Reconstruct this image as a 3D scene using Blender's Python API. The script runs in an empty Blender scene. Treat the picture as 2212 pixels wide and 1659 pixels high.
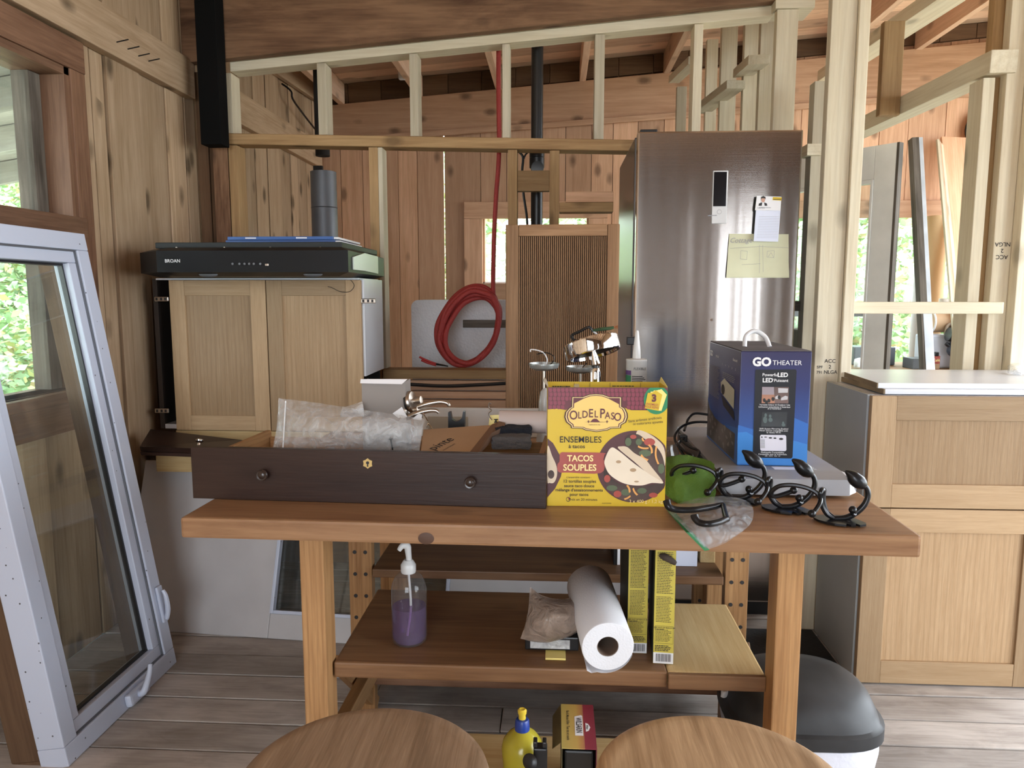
import bpy, bmesh, math, random
from mathutils import Vector, Matrix, noise
R = random.Random(7)
rad = math.radians
SC = bpy.context.scene
COL = SC.collection

# ------------------------------------------------------------------ camera, sky, exposure
F, PITCH, YAW, EYE = 1600.0, rad(6.93), rad(3.34), 1.2
cd = bpy.data.cameras.new('camera')
cd.sensor_fit = 'HORIZONTAL'; cd.sensor_width = 36.0; cd.lens = 36.0 * F / 2212.0; cd.clip_start = 0.02
cam = bpy.data.objects.new('camera', cd); COL.objects.link(cam)
cam.location = (0, 0, EYE); cam.rotation_euler = (rad(90) - PITCH, 0, YAW)
SC.camera = cam
w = bpy.data.worlds.new('sky'); SC.world = w; w.use_nodes = True
wb = w.node_tree.nodes['Background']; wb.inputs[0].default_value = (0.86, 0.93, 1.0, 1); wb.inputs[1].default_value = 3.2
SC.view_settings.view_transform = 'Standard'; SC.view_settings.look = 'None'
SC.view_settings.exposure = 1.84; SC.view_settings.gamma = 1.0; SC.view_settings.use_curve_mapping = False
SC.cycles.max_bounces = 10; SC.cycles.diffuse_bounces = 6; SC.cycles.transparent_max_bounces = 16
SC.cycles.use_denoising = True
SC.cycles.caustics_reflective = False; SC.cycles.caustics_refractive = False

def portal(name, loc, rot, sx, sy):
    l = bpy.data.lights.new(name, 'AREA'); l.shape = 'RECTANGLE'; l.size = sx; l.size_y = sy
    l.cycles.is_portal = True
    o = bpy.data.objects.new(name, l); COL.objects.link(o); o.location = loc; o.rotation_euler = rot
portal('daylight_portal', (3.42, 0.5, 1.16), (0, rad(90), 0), 2.3, 3.6)
portal('daylight_portal', (3.42, 3.68, 1.28), (0, rad(90), 0), 2.4, 2.5)
portal('daylight_portal', (-0.45, -2.52, 1.3), (rad(90), 0, 0), 1.9, 2.0)
portal('daylight_portal', (-1.72, 1.98, 1.41), (0, rad(-90), 0), 1.05, 0.9)
portal('daylight_portal', (1.675, 5.17, 1.2), (rad(-90), 0, 0), 1.95, 1.0)

_S, _C = math.sin, math.cos
_fw = Vector((-_S(YAW) * _C(PITCH), _C(YAW) * _C(PITCH), -_S(PITCH)))
_rt = Vector((_C(YAW), _S(YAW), 0)); _up = _rt.cross(_fw)
def at(x, y, Y=None, Z=None, X=None):
    d = _fw + _rt * ((x - 1106) / F) - _up * ((y - 829.5) / F)
    t = Y / d.y if Y is not None else ((Z - EYE) / d.z if Z is not None else X / d.x)
    return Vector((0, 0, EYE)) + d * t

# ------------------------------------------------------------------ materials
def nodes(name):
    m = bpy.data.materials.new(name); m.use_nodes = True
    nt = m.node_tree; return m, nt, nt.nodes['Principled BSDF']
def N(nt, t, **kw):
    n = nt.nodes.new(t)
    for k, v in kw.items():
        if isinstance(k, str) and hasattr(n, k): setattr(n, k, v)
    return n
_mc = {}
def mat(name, c, rough=0.5, metal=0.0, spec=0.5, var=0.0, bump=0.0, bscale=60.0, **kw):
    if name in _mc: return _mc[name]
    m, nt, b = nodes(name)
    b.inputs['Base Color'].default_value = (*c, 1); b.inputs['Roughness'].default_value = rough
    b.inputs['Metallic'].default_value = metal; b.inputs['Specular IOR Level'].default_value = spec
    for k, v in kw.items(): b.inputs[k].default_value = v
    if var or bump:
        tc = N(nt, 'ShaderNodeTexCoord'); nz = N(nt, 'ShaderNodeTexNoise')
        nz.inputs['Scale'].default_value = bscale; nz.inputs['Detail'].default_value = 5
        nt.links.new(tc.outputs['Object'], nz.inputs['Vector'])
        if bump:
            bp = N(nt, 'ShaderNodeBump'); bp.inputs['Strength'].default_value = bump; bp.inputs['Distance'].default_value = 0.004
            nt.links.new(nz.outputs['Fac'], bp.inputs['Height']); nt.links.new(bp.outputs[0], b.inputs['Normal'])
        if var:
            n2 = N(nt, 'ShaderNodeTexNoise'); n2.inputs['Scale'].default_value = 7; n2.inputs['Detail'].default_value = 6
            nt.links.new(tc.outputs['Object'], n2.inputs['Vector'])
            cr = N(nt, 'ShaderNodeValToRGB')
            cr.color_ramp.elements[0].position = 0.3; cr.color_ramp.elements[1].position = 0.7
            cr.color_ramp.elements[0].color = (*[q * (1 - var) for q in c], 1); cr.color_ramp.elements[1].color = (*[min(1, q * (1 + var * .5)) for q in c], 1)
            nt.links.new(n2.outputs['Fac'], cr.inputs[0]); nt.links.new(cr.outputs[0], b.inputs['Base Color'])
    _mc[name] = m; return m

WOODS = dict(
    ribbed=((.36, .205, .105), (.22, .11, .05), 0, .6, 1.2, .2),  # light colour, dark colour, knot amount, roughness, grain scale, blotch
    leftwall=((.57, .41, .27), (.36, .235, .13), .9, .6, 1.0, .45),
    farwall=((.70, .43, .27), (.50, .275, .155), .8, .6, 1.0, .40),
    stud=((.70, .635, .49), (.56, .475, .33), .55, .6, 1.0, .12),
    rough=((.42, .27, .13), (.25, .14, .06), .6, .7, 1.0, .3),
    beam=((.32, .18, .10), (.11, .052, .027), .7, .7, .6, .7),
    trimwood=((.27, .145, .085), (.12, .055, .03), .5, .55, 1.0, .6),
    ceil=((.74, .52, .375), (.54, .34, .22), .5, .65, 1.0, .35),
    dark=((.15, .085, .045), (.08, .04, .02), .4, .7, 1.0, .4),
    tabletop=((.29, .162, .082), (.165, .08, .038), .35, .45, .8, .5),
    tableleg=((.47, .265, .115), (.27, .13, .05), .3, .5, 1.3, .25),
    oak=((.43, .295, .17), (.33, .21, .11), 0, .45, 2.2, .15),
    oakpanel=((.43, .29, .165), (.33, .205, .105), 0, .42, 2.6, .2),
    rawpine=((.60, .44, .22), (.45, .28, .11), .3, .6, 1.0, .4),
    shelf=((.25, .135, .065), (.13, .06, .028), .5, .5, .8, .5),
    floor=((.50, .45, .41), (.29, .25, .22), .35, .75, .8, .9),
    stool=((.44, .30, .175), (.24, .145, .075), 0, .42, 1.5, .25),
    stoolshaded=((.33, .225, .145), (.17, .105, .06), 0, .42, 1.5, .3),  # stool wood darkened to carry the dimmer light on the left stool
    mahogany=((.048, .024, .017), (.022, .010, .008), 0, .38, 1.2, .3),
    porch=((.52, .52, .49), (.36, .36, .34), .3, .8, .8, .4),
    weathered=((.16, .135, .11), (.05, .04, .03), .2, .8, .8, .8),
)
GRAIN = dict(mahogany=(1.5, 14), floor=(5, 15), beam=(2.2, 16), tabletop=(2.2, 26), porch=(3, 20))
WAVE = dict(stool=(46, .62), stoolshaded=(40, .5), oakpanel=(60, .22), tableleg=(75, .25), stud=(34, .12), ribbed=(60, .2))
def wood(kind, ax):
    key = 'wood_%s_%s' % (kind, ax)
    if key in _mc: return _mc[key]
    c1, c2, kn, rough, gs, blotch = WOODS[kind]
    m, nt, b = nodes(key); L = nt.links.new
    tc = N(nt, 'ShaderNodeTexCoord'); oi = N(nt, 'ShaderNodeObjectInfo')
    mul = N(nt, 'ShaderNodeVectorMath'); mul.operation = 'SCALE'; mul.inputs[0].default_value = (17, 29, 41)
    L(oi.outputs['Random'], mul.inputs['Scale'])
    add = N(nt, 'ShaderNodeVectorMath'); add.operation = 'ADD'; L(tc.outputs['Object'], add.inputs[0]); L(mul.outputs[0], add.inputs[1])
    def mp(al, ac):
        q = N(nt, 'ShaderNodeMapping'); q.inputs['Scale'].default_value = [al if a == ax else ac for a in 'xyz']
        L(add.outputs[0], q.inputs['Vector']); return q
    g = N(nt, 'ShaderNodeTexNoise'); g.inputs['Scale'].default_value = 1; g.inputs['Detail'].default_value = 6
    g.inputs['Roughness'].default_value = .65; g.inputs['Distortion'].default_value = .7
    ga, gc = GRAIN.get(kind, (1.6 * gs, 34 * gs)); L(mp(ga, gc).outputs[0], g.inputs['Vector'])
    fi = N(nt, 'ShaderNodeTexNoise'); fi.inputs['Scale'].default_value = 1; fi.inputs['Detail'].default_value = 3
    L(mp(9 * gs, 170 * gs).outputs[0], fi.inputs['Vector'])
    bl = N(nt, 'ShaderNodeTexNoise'); bl.inputs['Scale'].default_value = 1; bl.inputs['Detail'].default_value = 4
    L(mp(3.0, 7).outputs[0], bl.inputs['Vector'])
    mx = N(nt, 'ShaderNodeMath'); mx.operation = 'MULTIPLY_ADD'; L(fi.outputs['Fac'], mx.inputs[0]); mx.inputs[1].default_value = .45; L(g.outputs['Fac'], mx.inputs[2])
    m2 = N(nt, 'ShaderNodeMath'); m2.operation = 'MULTIPLY_ADD'; L(bl.outputs['Fac'], m2.inputs[0]); m2.inputs[1].default_value = blotch; L(mx.outputs[0], m2.inputs[2])
    cr = N(nt, 'ShaderNodeValToRGB'); e = cr.color_ramp.elements
    mid = .72 + blotch * .5
    sub = N(nt, 'ShaderNodeMath'); sub.operation = 'SUBTRACT'; L(m2.outputs[0], sub.inputs[0]); sub.inputs[1].default_value = mid - .5
    e[0].position = .22; e[1].position = .72; e[0].color = (*c2, 1); e[1].color = (*c1, 1); L(sub.outputs[0], cr.inputs[0])
    col = cr.outputs[0]
    if kind in WAVE:
        sc, amt = WAVE[kind]; wv = N(nt, 'ShaderNodeTexWave'); wv.wave_type = 'BANDS'; wv.bands_direction = 'XYZ'['xyz'.index(ax) - 2]
        wv.inputs['Scale'].default_value = 1; wv.inputs['Distortion'].default_value = 7; wv.inputs['Detail'].default_value = 2; wv.inputs['Detail Scale'].default_value = .6
        L(mp(sc * .05, sc * .34).outputs[0], wv.inputs['Vector'])
        wr = N(nt, 'ShaderNodeMapRange'); wr.inputs['From Min'].default_value = .0; wr.inputs['From Max'].default_value = .45; wr.inputs['To Min'].default_value = amt; wr.inputs['To Max'].default_value = 0; L(wv.outputs['Fac'], wr.inputs['Value'])
        wx_ = N(nt, 'ShaderNodeMix'); wx_.data_type = 'RGBA'; L(wr.outputs[0], wx_.inputs['Factor']); L(col, wx_.inputs['A']); wx_.inputs['B'].default_value = (*[q * .62 for q in c2], 1); col = wx_.outputs['Result']
    if kn:
        vo = N(nt, 'ShaderNodeTexVoronoi'); vo.inputs['Scale'].default_value = 1; L(mp(4.2, 8.0).outputs[0], vo.inputs['Vector'])
        wn = N(nt, 'ShaderNodeTexNoise'); wn.inputs['Scale'].default_value = 25; L(add.outputs[0], wn.inputs['Vector'])
        wa = N(nt, 'ShaderNodeMath'); wa.operation = 'MULTIPLY_ADD'; L(wn.outputs['Fac'], wa.inputs[0]); wa.inputs[1].default_value = .06; L(vo.outputs['Distance'], wa.inputs[2])
        kr = N(nt, 'ShaderNodeMapRange'); kr.inputs['From Min'].default_value = .13; kr.inputs['From Max'].default_value = .27
        kr.inputs['To Min'].default_value = min(1, kn); kr.inputs['To Max'].default_value = 0; L(wa.outputs[0], kr.inputs['Value'])
        sx = N(nt, 'ShaderNodeSeparateColor'); L(vo.outputs['Color'], sx.inputs[0])
        th = N(nt, 'ShaderNodeMath'); th.operation = 'LESS_THAN'; L(sx.outputs[0], th.inputs[0]); th.inputs[1].default_value = .75
        km = N(nt, 'ShaderNodeMath'); km.operation = 'MULTIPLY'; L(kr.outputs[0], km.inputs[0]); L(th.outputs[0], km.inputs[1])
        kx = N(nt, 'ShaderNodeMix'); kx.data_type = 'RGBA'; L(km.outputs[0], kx.inputs['Factor']); L(col, kx.inputs['A'])
        kx.inputs['B'].default_value = (*[q * .35 for q in c2], 1); col = kx.outputs['Result']
    hs = N(nt, 'ShaderNodeHueSaturation')
    vr = N(nt, 'ShaderNodeMapRange'); vr.inputs['To Min'].default_value = .74; vr.inputs['To Max'].default_value = 1.18
    L(oi.outputs['Random'], vr.inputs['Value']); L(vr.outputs[0], hs.inputs['Value']); L(col, hs.inputs['Color'])
    L(hs.outputs[0], b.inputs['Base Color']); b.inputs['Roughness'].default_value = rough; b.inputs['Specular IOR Level'].default_value = .3
    bp = N(nt, 'ShaderNodeBump'); bp.inputs['Strength'].default_value = .25; bp.inputs['Distance'].default_value = .002
    L(mx.outputs[0], bp.inputs['Height']); L(bp.outputs[0], b.inputs['Normal'])
    _mc[key] = m; return m

def glass_mat(name, tint=(.93, .96, .94), haze=0.03, ior=1.45, hc=(.6, .6, .58)):
    if name in _mc: return _mc[name]
    m = bpy.data.materials.new(name); m.use_nodes = True; nt = m.node_tree; nt.nodes.clear(); L = nt.links.new
    out = N(nt, 'ShaderNodeOutputMaterial'); tr = N(nt, 'ShaderNodeBsdfTransparent'); tr.inputs[0].default_value = (*tint, 1)
    gl = N(nt, 'ShaderNodeBsdfGlossy'); gl.inputs['Roughness'].default_value = .02
    fr = N(nt, 'ShaderNodeFresnel'); gg = N(nt, 'ShaderNodeNewGeometry'); mi = N(nt, 'ShaderNodeMapRange'); mi.inputs['To Min'].default_value = ior; mi.inputs['To Max'].default_value = 1 / ior
    L(gg.outputs['Backfacing'], mi.inputs['Value']); L(mi.outputs[0], fr.inputs[0])
    mx = N(nt, 'ShaderNodeMixShader'); L(fr.outputs[0], mx.inputs[0]); L(tr.outputs[0], mx.inputs[1]); L(gl.outputs[0], mx.inputs[2])
    df = N(nt, 'ShaderNodeBsdfDiffuse'); df.inputs[0].default_value = (*hc, 1)
    m2 = N(nt, 'ShaderNodeMixShader'); m2.inputs[0].default_value = haze
    nz = N(nt, 'ShaderNodeTexNoise'); nz.inputs['Scale'].default_value = 9; tc = N(nt, 'ShaderNodeTexCoord'); L(tc.outputs['Object'], nz.inputs['Vector'])
    mr = N(nt, 'ShaderNodeMath'); mr.operation = 'MULTIPLY'; L(nz.outputs['Fac'], mr.inputs[0]); mr.inputs[1].default_value = haze * 2; L(mr.outputs[0], m2.inputs[0])
    L(mx.outputs[0], m2.inputs[1]); L(df.outputs[0], m2.inputs[2]); L(m2.outputs[0], out.inputs[0])
    _mc[name] = m; return m
def plastic_film(name, c=(.8, .82, .84), clear=.55):
    if name in _mc: return _mc[name]
    m = bpy.data.materials.new(name); m.use_nodes = True; nt = m.node_tree; nt.nodes.clear(); L = nt.links.new
    out = N(nt, 'ShaderNodeOutputMaterial'); tr = N(nt, 'ShaderNodeBsdfTransparent'); df = N(nt, 'ShaderNodeBsdfPrincipled')
    df.inputs['Base Color'].default_value = (*c, 1); df.inputs['Roughness'].default_value = .16
    nz = N(nt, 'ShaderNodeTexNoise'); nz.inputs['Scale'].default_value = 28; nz.inputs['Detail'].default_value = 5; nz.inputs['Distortion'].default_value = 1.5
    tc = N(nt, 'ShaderNodeTexCoord'); L(tc.outputs['Object'], nz.inputs['Vector'])
    bp = N(nt, 'ShaderNodeBump'); bp.inputs['Strength'].default_value = .9; bp.inputs['Distance'].default_value = .01
    L(nz.outputs['Fac'], bp.inputs['Height']); L(bp.outputs[0], df.inputs['Normal'])
    mr = N(nt, 'ShaderNodeMapRange'); mr.inputs['From Min'].default_value = .35; mr.inputs['From Max'].default_value = .7
    mr.inputs['To Min'].default_value = 1 - clear - .12; mr.inputs['To Max'].default_value = 1 - clear + .25; L(nz.outputs['Fac'], mr.inputs['Value'])
    mx = N(nt, 'ShaderNodeMixShader'); L(mr.outputs[0], mx.inputs[0]); L(tr.outputs[0], mx.inputs[1]); L(df.outputs[0], mx.inputs[2]); L(mx.outputs[0], out.inputs[0])
    _mc[name] = m; return m
def leaf_mat(name, cols):
    m, nt, b = nodes(name); g = N(nt, 'ShaderNodeNewGeometry'); cr = N(nt, 'ShaderNodeValToRGB')
    cr.color_ramp.interpolation = 'CONSTANT'; e = cr.color_ramp.elements
    while len(e) < len(cols): e.new(.5)
    for i, c in enumerate(cols): e[i].position = i / len(cols); e[i].color = (*c, 1)
    nt.links.new(g.outputs['Random Per Island'], cr.inputs[0]); nt.links.new(cr.outputs[0], b.inputs['Base Color'])
    b.inputs['Roughness'].default_value = .5; return m
def brushed(name, c):
    m, nt, b = nodes(name); L = nt.links.new
    b.inputs['Base Color'].default_value = (*c, 1); b.inputs['Metallic'].default_value = 1; b.inputs['Roughness'].default_value = .16
    b.inputs['Anisotropic'].default_value = .0
    tc = N(nt, 'ShaderNodeTexCoord'); mp = N(nt, 'ShaderNodeMapping'); mp.inputs['Scale'].default_value = (9, 9, .45); L(tc.outputs['Object'], mp.inputs['Vector'])
    nz = N(nt, 'ShaderNodeTexNoise'); nz.inputs['Scale'].default_value = 1; nz.inputs['Detail'].default_value = 1.5; L(mp.outputs[0], nz.inputs['Vector'])
    m3 = N(nt, 'ShaderNodeMapping'); m3.inputs['Scale'].default_value = (2, 2, 600); L(tc.outputs['Object'], m3.inputs['Vector'])
    n3 = N(nt, 'ShaderNodeTexNoise'); n3.inputs['Scale'].default_value = 1; n3.inputs['Detail'].default_value = 2; L(m3.outputs[0], n3.inputs['Vector'])
    ad = N(nt, 'ShaderNodeMath'); ad.operation = 'MULTIPLY_ADD'; L(n3.outputs['Fac'], ad.inputs[0]); ad.inputs[1].default_value = .02; L(nz.outputs['Fac'], ad.inputs[2])
    bp = N(nt, 'ShaderNodeBump'); bp.inputs['Strength'].default_value = .32; bp.inputs['Distance'].default_value = .012
    L(ad.outputs[0], bp.inputs['Height']); L(bp.outputs[0], b.inputs['Normal']); return m
def grad_mat(name, stops, axis, lo, hi, rough=.4):
    """printed colour bands along a local axis"""
    m, nt, b = nodes(name); L = nt.links.new
    tc = N(nt, 'ShaderNodeTexCoord'); sp = N(nt, 'ShaderNodeSeparateXYZ'); L(tc.outputs['Object'], sp.inputs[0])
    mr = N(nt, 'ShaderNodeMapRange'); mr.inputs['From Min'].default_value = lo; mr.inputs['From Max'].default_value = hi; L(sp.outputs['xyz'.index(axis)], mr.inputs['Value'])
    cr = N(nt, 'ShaderNodeValToRGB'); e = cr.color_ramp.elements
    while len(e) < len(stops): e.new(.5)
    for i, (p, c) in enumerate(stops): e[i].position = p; e[i].color = (*c, 1)
    L(mr.outputs[0], cr.inputs[0]); L(cr.outputs[0], b.inputs['Base Color']); b.inputs['Roughness'].default_value = rough; return m

WHITE = mat('white_paint', (.72, .73, .76), .4, var=.06)
def speckled(name, c):
    m, nt, b = nodes(name); L = nt.links.new; tc = N(nt, 'ShaderNodeTexCoord'); vo = N(nt, 'ShaderNodeTexVoronoi'); vo.inputs['Scale'].default_value = 42
    L(tc.outputs['Object'], vo.inputs['Vector']); lt = N(nt, 'ShaderNodeMath'); lt.operation = 'LESS_THAN'; lt.inputs[1].default_value = .10; L(vo.outputs['Distance'], lt.inputs[0])
    sp = N(nt, 'ShaderNodeSeparateColor'); L(vo.outputs['Color'], sp.inputs[0]); l2 = N(nt, 'ShaderNodeMath'); l2.operation = 'LESS_THAN'; l2.inputs[1].default_value = .35; L(sp.outputs[0], l2.inputs[0])
    mu = N(nt, 'ShaderNodeMath'); mu.operation = 'MULTIPLY'; L(lt.outputs[0], mu.inputs[0]); L(l2.outputs[0], mu.inputs[1])
    mx = N(nt, 'ShaderNodeMix'); mx.data_type = 'RGBA'; L(mu.outputs[0], mx.inputs['Factor']); mx.inputs['A'].default_value = (*c, 1); mx.inputs['B'].default_value = (.08, .08, .09, 1)
    L(mx.outputs['Result'], b.inputs['Base Color']); b.inputs['Roughness'].default_value = .35; return m
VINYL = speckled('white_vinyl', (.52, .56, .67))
MELA = mat('white_melamine', (.74, .76, .80), .3, var=.03)
GREYSIDE = mat('grey_melamine', (.38, .40, .40), .45, var=.05)
BLACK = mat('black_plastic', (.012, .012, .013), .35, var=.2)
BLACKM = mat('black_metal', (.02, .02, .022), .28, .6)
BLACKMAT = mat('matte_black', (.012, .010, .009), .8)
GREYM = mat('grey_metal', (.16, .165, .18), .5, .5, var=.15)
CHROME = mat('chrome', (.85, .85, .86), .06, 1.0)
NICKEL = mat('brushed_nickel', (.50, .45, .40), .28, 1.0)
BRASS = mat('brass', (.62, .46, .20), .3, 1.0)
STEEL = brushed('brushed_steel', (.50, .455, .42))
SILVER = mat('silver_case', (.34, .34, .36), .45, .3, var=.15)
CORD_RED = mat('red_cord', (.36, .035, .03), .55, bump=.8, bscale=220)
KRAFT = mat('kraft_card', (.42, .27, .16), .7, var=.08)
GREYCARD = mat('grey_card', (.28, .25, .23), .7, var=.05)
PAPER = mat('paper_white', (.80, .80, .82), .7)
PAPERB = mat('blue_white_paper', (.70, .74, .88), .6)
PAPERY = mat('pale_yellow_paper', (.66, .66, .46), .7, var=.08)
INK = mat('black_ink', (.02, .018, .018), .6)
INKG = mat('grey_ink', (.30, .30, .32), .6)
INKW = mat('white_ink', (.78, .78, .80), .5)
YEL = mat('yellow_print', (.64, .44, .02), .42, var=.05)
YEL2 = mat('pale_yellow_print', (.88, .72, .22), .42)
GLASS = glass_mat('window_glass')
FILM = plastic_film('clear_film')

# ------------------------------------------------------------------ mesh helpers
LOCAL = set()
def off(p):
    v = Vector((0, 0, 0))
    while p is not None and p.name not in LOCAL: v += p.location; p = p.parent
    return v
def link(name, me, m, par=None, loc=(0, 0, 0)):
    o = bpy.data.objects.new(name, me); COL.objects.link(o)
    if m is not None and not me.materials: me.materials.append(m)
    o.parent = par; o.location = Vector(loc) - off(par); return o
def done(name, bm, m, par=None, loc=None, smooth=False, norm=True):
    if loc is None:
        loc = sum((v.co for v in bm.verts), Vector()) / max(1, len(bm.verts))
    loc = Vector(loc)
    for v in bm.verts: v.co -= loc
    if norm: bmesh.ops.recalc_face_normals(bm, faces=bm.faces[:])
    me = bpy.data.meshes.new(name); bm.to_mesh(me); bm.free()
    if smooth:
        for p in me.polygons: p.use_smooth = True
        try: me.set_sharp_from_angle(angle=rad(38))
        except Exception: pass
    return link(name, me, m, par, loc)
def addbox(bm, a, b, bev=0):
    a = Vector(a); b = Vector(b); c = (a + b) / 2; s = b - a
    r = bmesh.ops.create_cube(bm, size=1, matrix=Matrix.Translation(c) @ Matrix.Diagonal((abs(s.x), abs(s.y), abs(s.z), 1)))
    if bev:
        es = list({e for v in r['verts'] for e in v.link_edges})
        bmesh.ops.bevel(bm, geom=es, offset=bev, segments=2, profile=.6, affect='EDGES')
def M_(m, dims):
    if isinstance(m, str):
        ax = 'xyz'[max(range(3), key=lambda i: dims[i])]
        return wood(m, ax)
    return m
def box(name, m, par, x0, x1, y0, y1, z0, z1, bev=0.0, rot=None):
    bm = bmesh.new(); c = Vector(((x0 + x1) / 2, (y0 + y1) / 2, (z0 + z1) / 2)); h = Vector((abs(x1 - x0), abs(y1 - y0), abs(z1 - z0)))
    addbox(bm, -h / 2, h / 2, min(bev, min(h) * .45))
    me = bpy.data.meshes.new(name); bm.to_mesh(me); bm.free()
    o = link(name, me, M_(m, h), par, c)
    if rot: o.rotation_euler = rot
    return o
def beam2(name, m, par, p, q, wy, wz, bev=0.0, upv=(0, 0, 1)):
    """a straight bar from p to q, width wy, height wz, its own local x along the bar"""
    p = Vector(p); q = Vector(q); d = q - p; L = d.length; x = d / L; u = Vector(upv); y = u.cross(x).normalized(); z = x.cross(y)
    bm = bmesh.new(); addbox(bm, (-L / 2, -wy / 2, -wz / 2), (L / 2, wy / 2, wz / 2), bev)
    me = bpy.data.meshes.new(name); bm.to_mesh(me); bm.free()
    o = link(name, me, wood(m, 'x') if isinstance(m, str) else m, par, (p + q) / 2)
    o.rotation_euler = Matrix((x, y, z)).transposed().to_euler(); return o
def vbar(name, m, par, px0, px1, yref, ytop, ybot, Y, d, bev=.002, z0=None, z1=None):
    """an upright bar whose front face stands at depth Y between two sight lines"""
    a = at(px0, yref, Y=Y); b = at(px1, yref, Y=Y); xm = (px0 + px1) / 2
    zt = z1 if z1 is not None else at(xm, ytop, Y=Y).z; zb = z0 if z0 is not None else at(xm, ybot, Y=Y).z
    return box(name, m, par, a.x, b.x, Y, Y + d, zb, zt, bev)
def spl(pts, n=8, closed=False):
    P = [Vector(p) for p in pts]; out = []; k = len(P)
    rng = range(k) if closed else range(k - 1)
    for i in rng:
        if closed: p0, p1, p2, p3 = P[(i - 1) % k], P[i], P[(i + 1) % k], P[(i + 2) % k]
        else: p0, p1, p2, p3 = P[max(i - 1, 0)], P[i], P[i + 1], P[min(i + 2, k - 1)]
        for j in range(n):
            t = j / n
            out.append(.5 * ((2 * p1) + (p2 - p0) * t + (2 * p0 - 5 * p1 + 4 * p2 - p3) * t * t + (3 * p1 - p0 - 3 * p2 + p3) * t ** 3))
    if not closed: out.append(P[-1].copy())
    return out
def addtube(bm, pts, r, seg=8, closed=False):
    P = [Vector(p) for p in pts]; n = len(P); rr = r if isinstance(r, (list, tuple)) else [r] * n
    if len(rr) != n:
        q = []
        for i in range(n):
            t = i / max(1, n - 1) * (len(rr) - 1); k = min(int(t), len(rr) - 2); q.append(rr[k] + (rr[k + 1] - rr[k]) * (t - k))
        rr = q
    up = None; rings = []
    for i in range(n):
        a = P[i - 1] if (i > 0 or closed) else P[i]; b = P[(i + 1) % n] if (i < n - 1 or closed) else P[i]
        t = (b - a)
        if t.length < 1e-9: t = Vector((0, 0, 1))
        t.normalize()
        if up is None:
            up = Vector((0, 0, 1)) if abs(t.z) < .9 else Vector((1, 0, 0))
        s = t.cross(up)
        if s.length < 1e-6: s = t.cross(Vector((.3, .8, .5)))
        s.normalize(); up = s.cross(t).normalized()
        rings.append([bm.verts.new(P[i] + (s * math.cos(2 * math.pi * k / seg) + up * math.sin(2 * math.pi * k / seg)) * rr[i]) for k in range(seg)])
    for i in range(n if closed else n - 1):
        A = rings[i]; B = rings[(i + 1) % n]
        for k in range(seg): bm.faces.new((A[k], A[(k + 1) % seg], B[(k + 1) % seg], B[k]))
    if not closed:
        bm.faces.new(rings[0][::-1]); bm.faces.new(rings[-1])
def tube(name, m, par, pts, r, seg=8, closed=False):
    bm = bmesh.new(); addtube(bm, pts, r, seg, closed); return done(name, bm, m, par, smooth=True)
def addlathe(bm, prof, seg=32, mtx=None, cap=True):
    rings = []
    for r, z in prof:
        rings.append([bm.verts.new((r * math.cos(2 * math.pi * k / seg), r * math.sin(2 * math.pi * k / seg), z)) for k in range(seg)] if r > 1e-6 else [bm.verts.new((0, 0, z))])
    for A, B in zip(rings, rings[1:]):
        for k in range(seg):
            q = [A[k % len(A)], A[(k + 1) % len(A)], B[(k + 1) % len(B)], B[k % len(B)]]
            u = []
            for v in q:
                if v not in u: u.append(v)
            if len(u) > 2: bm.faces.new(u)
    if cap and len(rings[0]) > 1: bm.faces.new(rings[0][::-1])
    if cap and len(rings[-1]) > 1: bm.faces.new(rings[-1])
    if mtx is not None: bmesh.ops.transform(bm, matrix=mtx, verts=[v for rg in rings for v in rg])
def lathe(name, m, par, prof, loc, seg=32, rot=None, cap=True):
    bm = bmesh.new(); addlathe(bm, prof, seg, None, cap)
    o = done(name, bm, m, par, loc=(0, 0, 0), smooth=True); o.location = Vector(loc) - off(par)
    if rot: o.rotation_euler = rot
    return o
def addprism(bm, pts, d):
    d = Vector(d); A = [bm.verts.new(p) for p in pts]; B = [bm.verts.new(Vector(p) + d) for p in pts]; n = len(A)
    bm.faces.new(A); bm.faces.new(B[::-1])
    for i in range(n): bm.faces.new((A[i], B[i], B[(i + 1) % n], A[(i + 1) % n]))
def prism(name, m, par, pts, d, bev=0):
    bm = bmesh.new(); addprism(bm, [Vector(p) for p in pts], d)
    if bev: bmesh.ops.bevel(bm, geom=bm.edges[:], offset=bev, segments=1, affect='EDGES')
    return done(name, bm, m, par)
def thing(name, label, cat, loc=(0, 0, 0), rz=0.0, group=None, rot=None, local=False):
    o = bpy.data.objects.new(name, None); COL.objects.link(o); o.empty_display_size = .05
    o.location = loc; o.rotation_euler = rot or (0, 0, rz)
    o['label'] = label; o['category'] = cat
    if group: o['group'] = group
    if rz or rot or local: LOCAL.add(o.name)
    return o
def tag(o, label, cat, group=None):
    o['label'] = label; o['category'] = cat
    if group: o['group'] = group
    return o
def struct(o): o['kind'] = 'structure'; return o
def sempty(name):
    o = bpy.data.objects.new(name, None); COL.objects.link(o); o['kind'] = 'structure'; return o
def copy_tree(src, loc=None, rz=None, label=None, group=None):
    c = src.copy(); COL.objects.link(c)
    if loc is not None: c.location = loc
    if rz is not None: c.rotation_euler = (0, 0, rz)
    if label: c['label'] = label
    if group: c['group'] = group
    for ch in list(src.children):
        d = copy_tree(ch); d.parent = c
    return c
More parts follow.
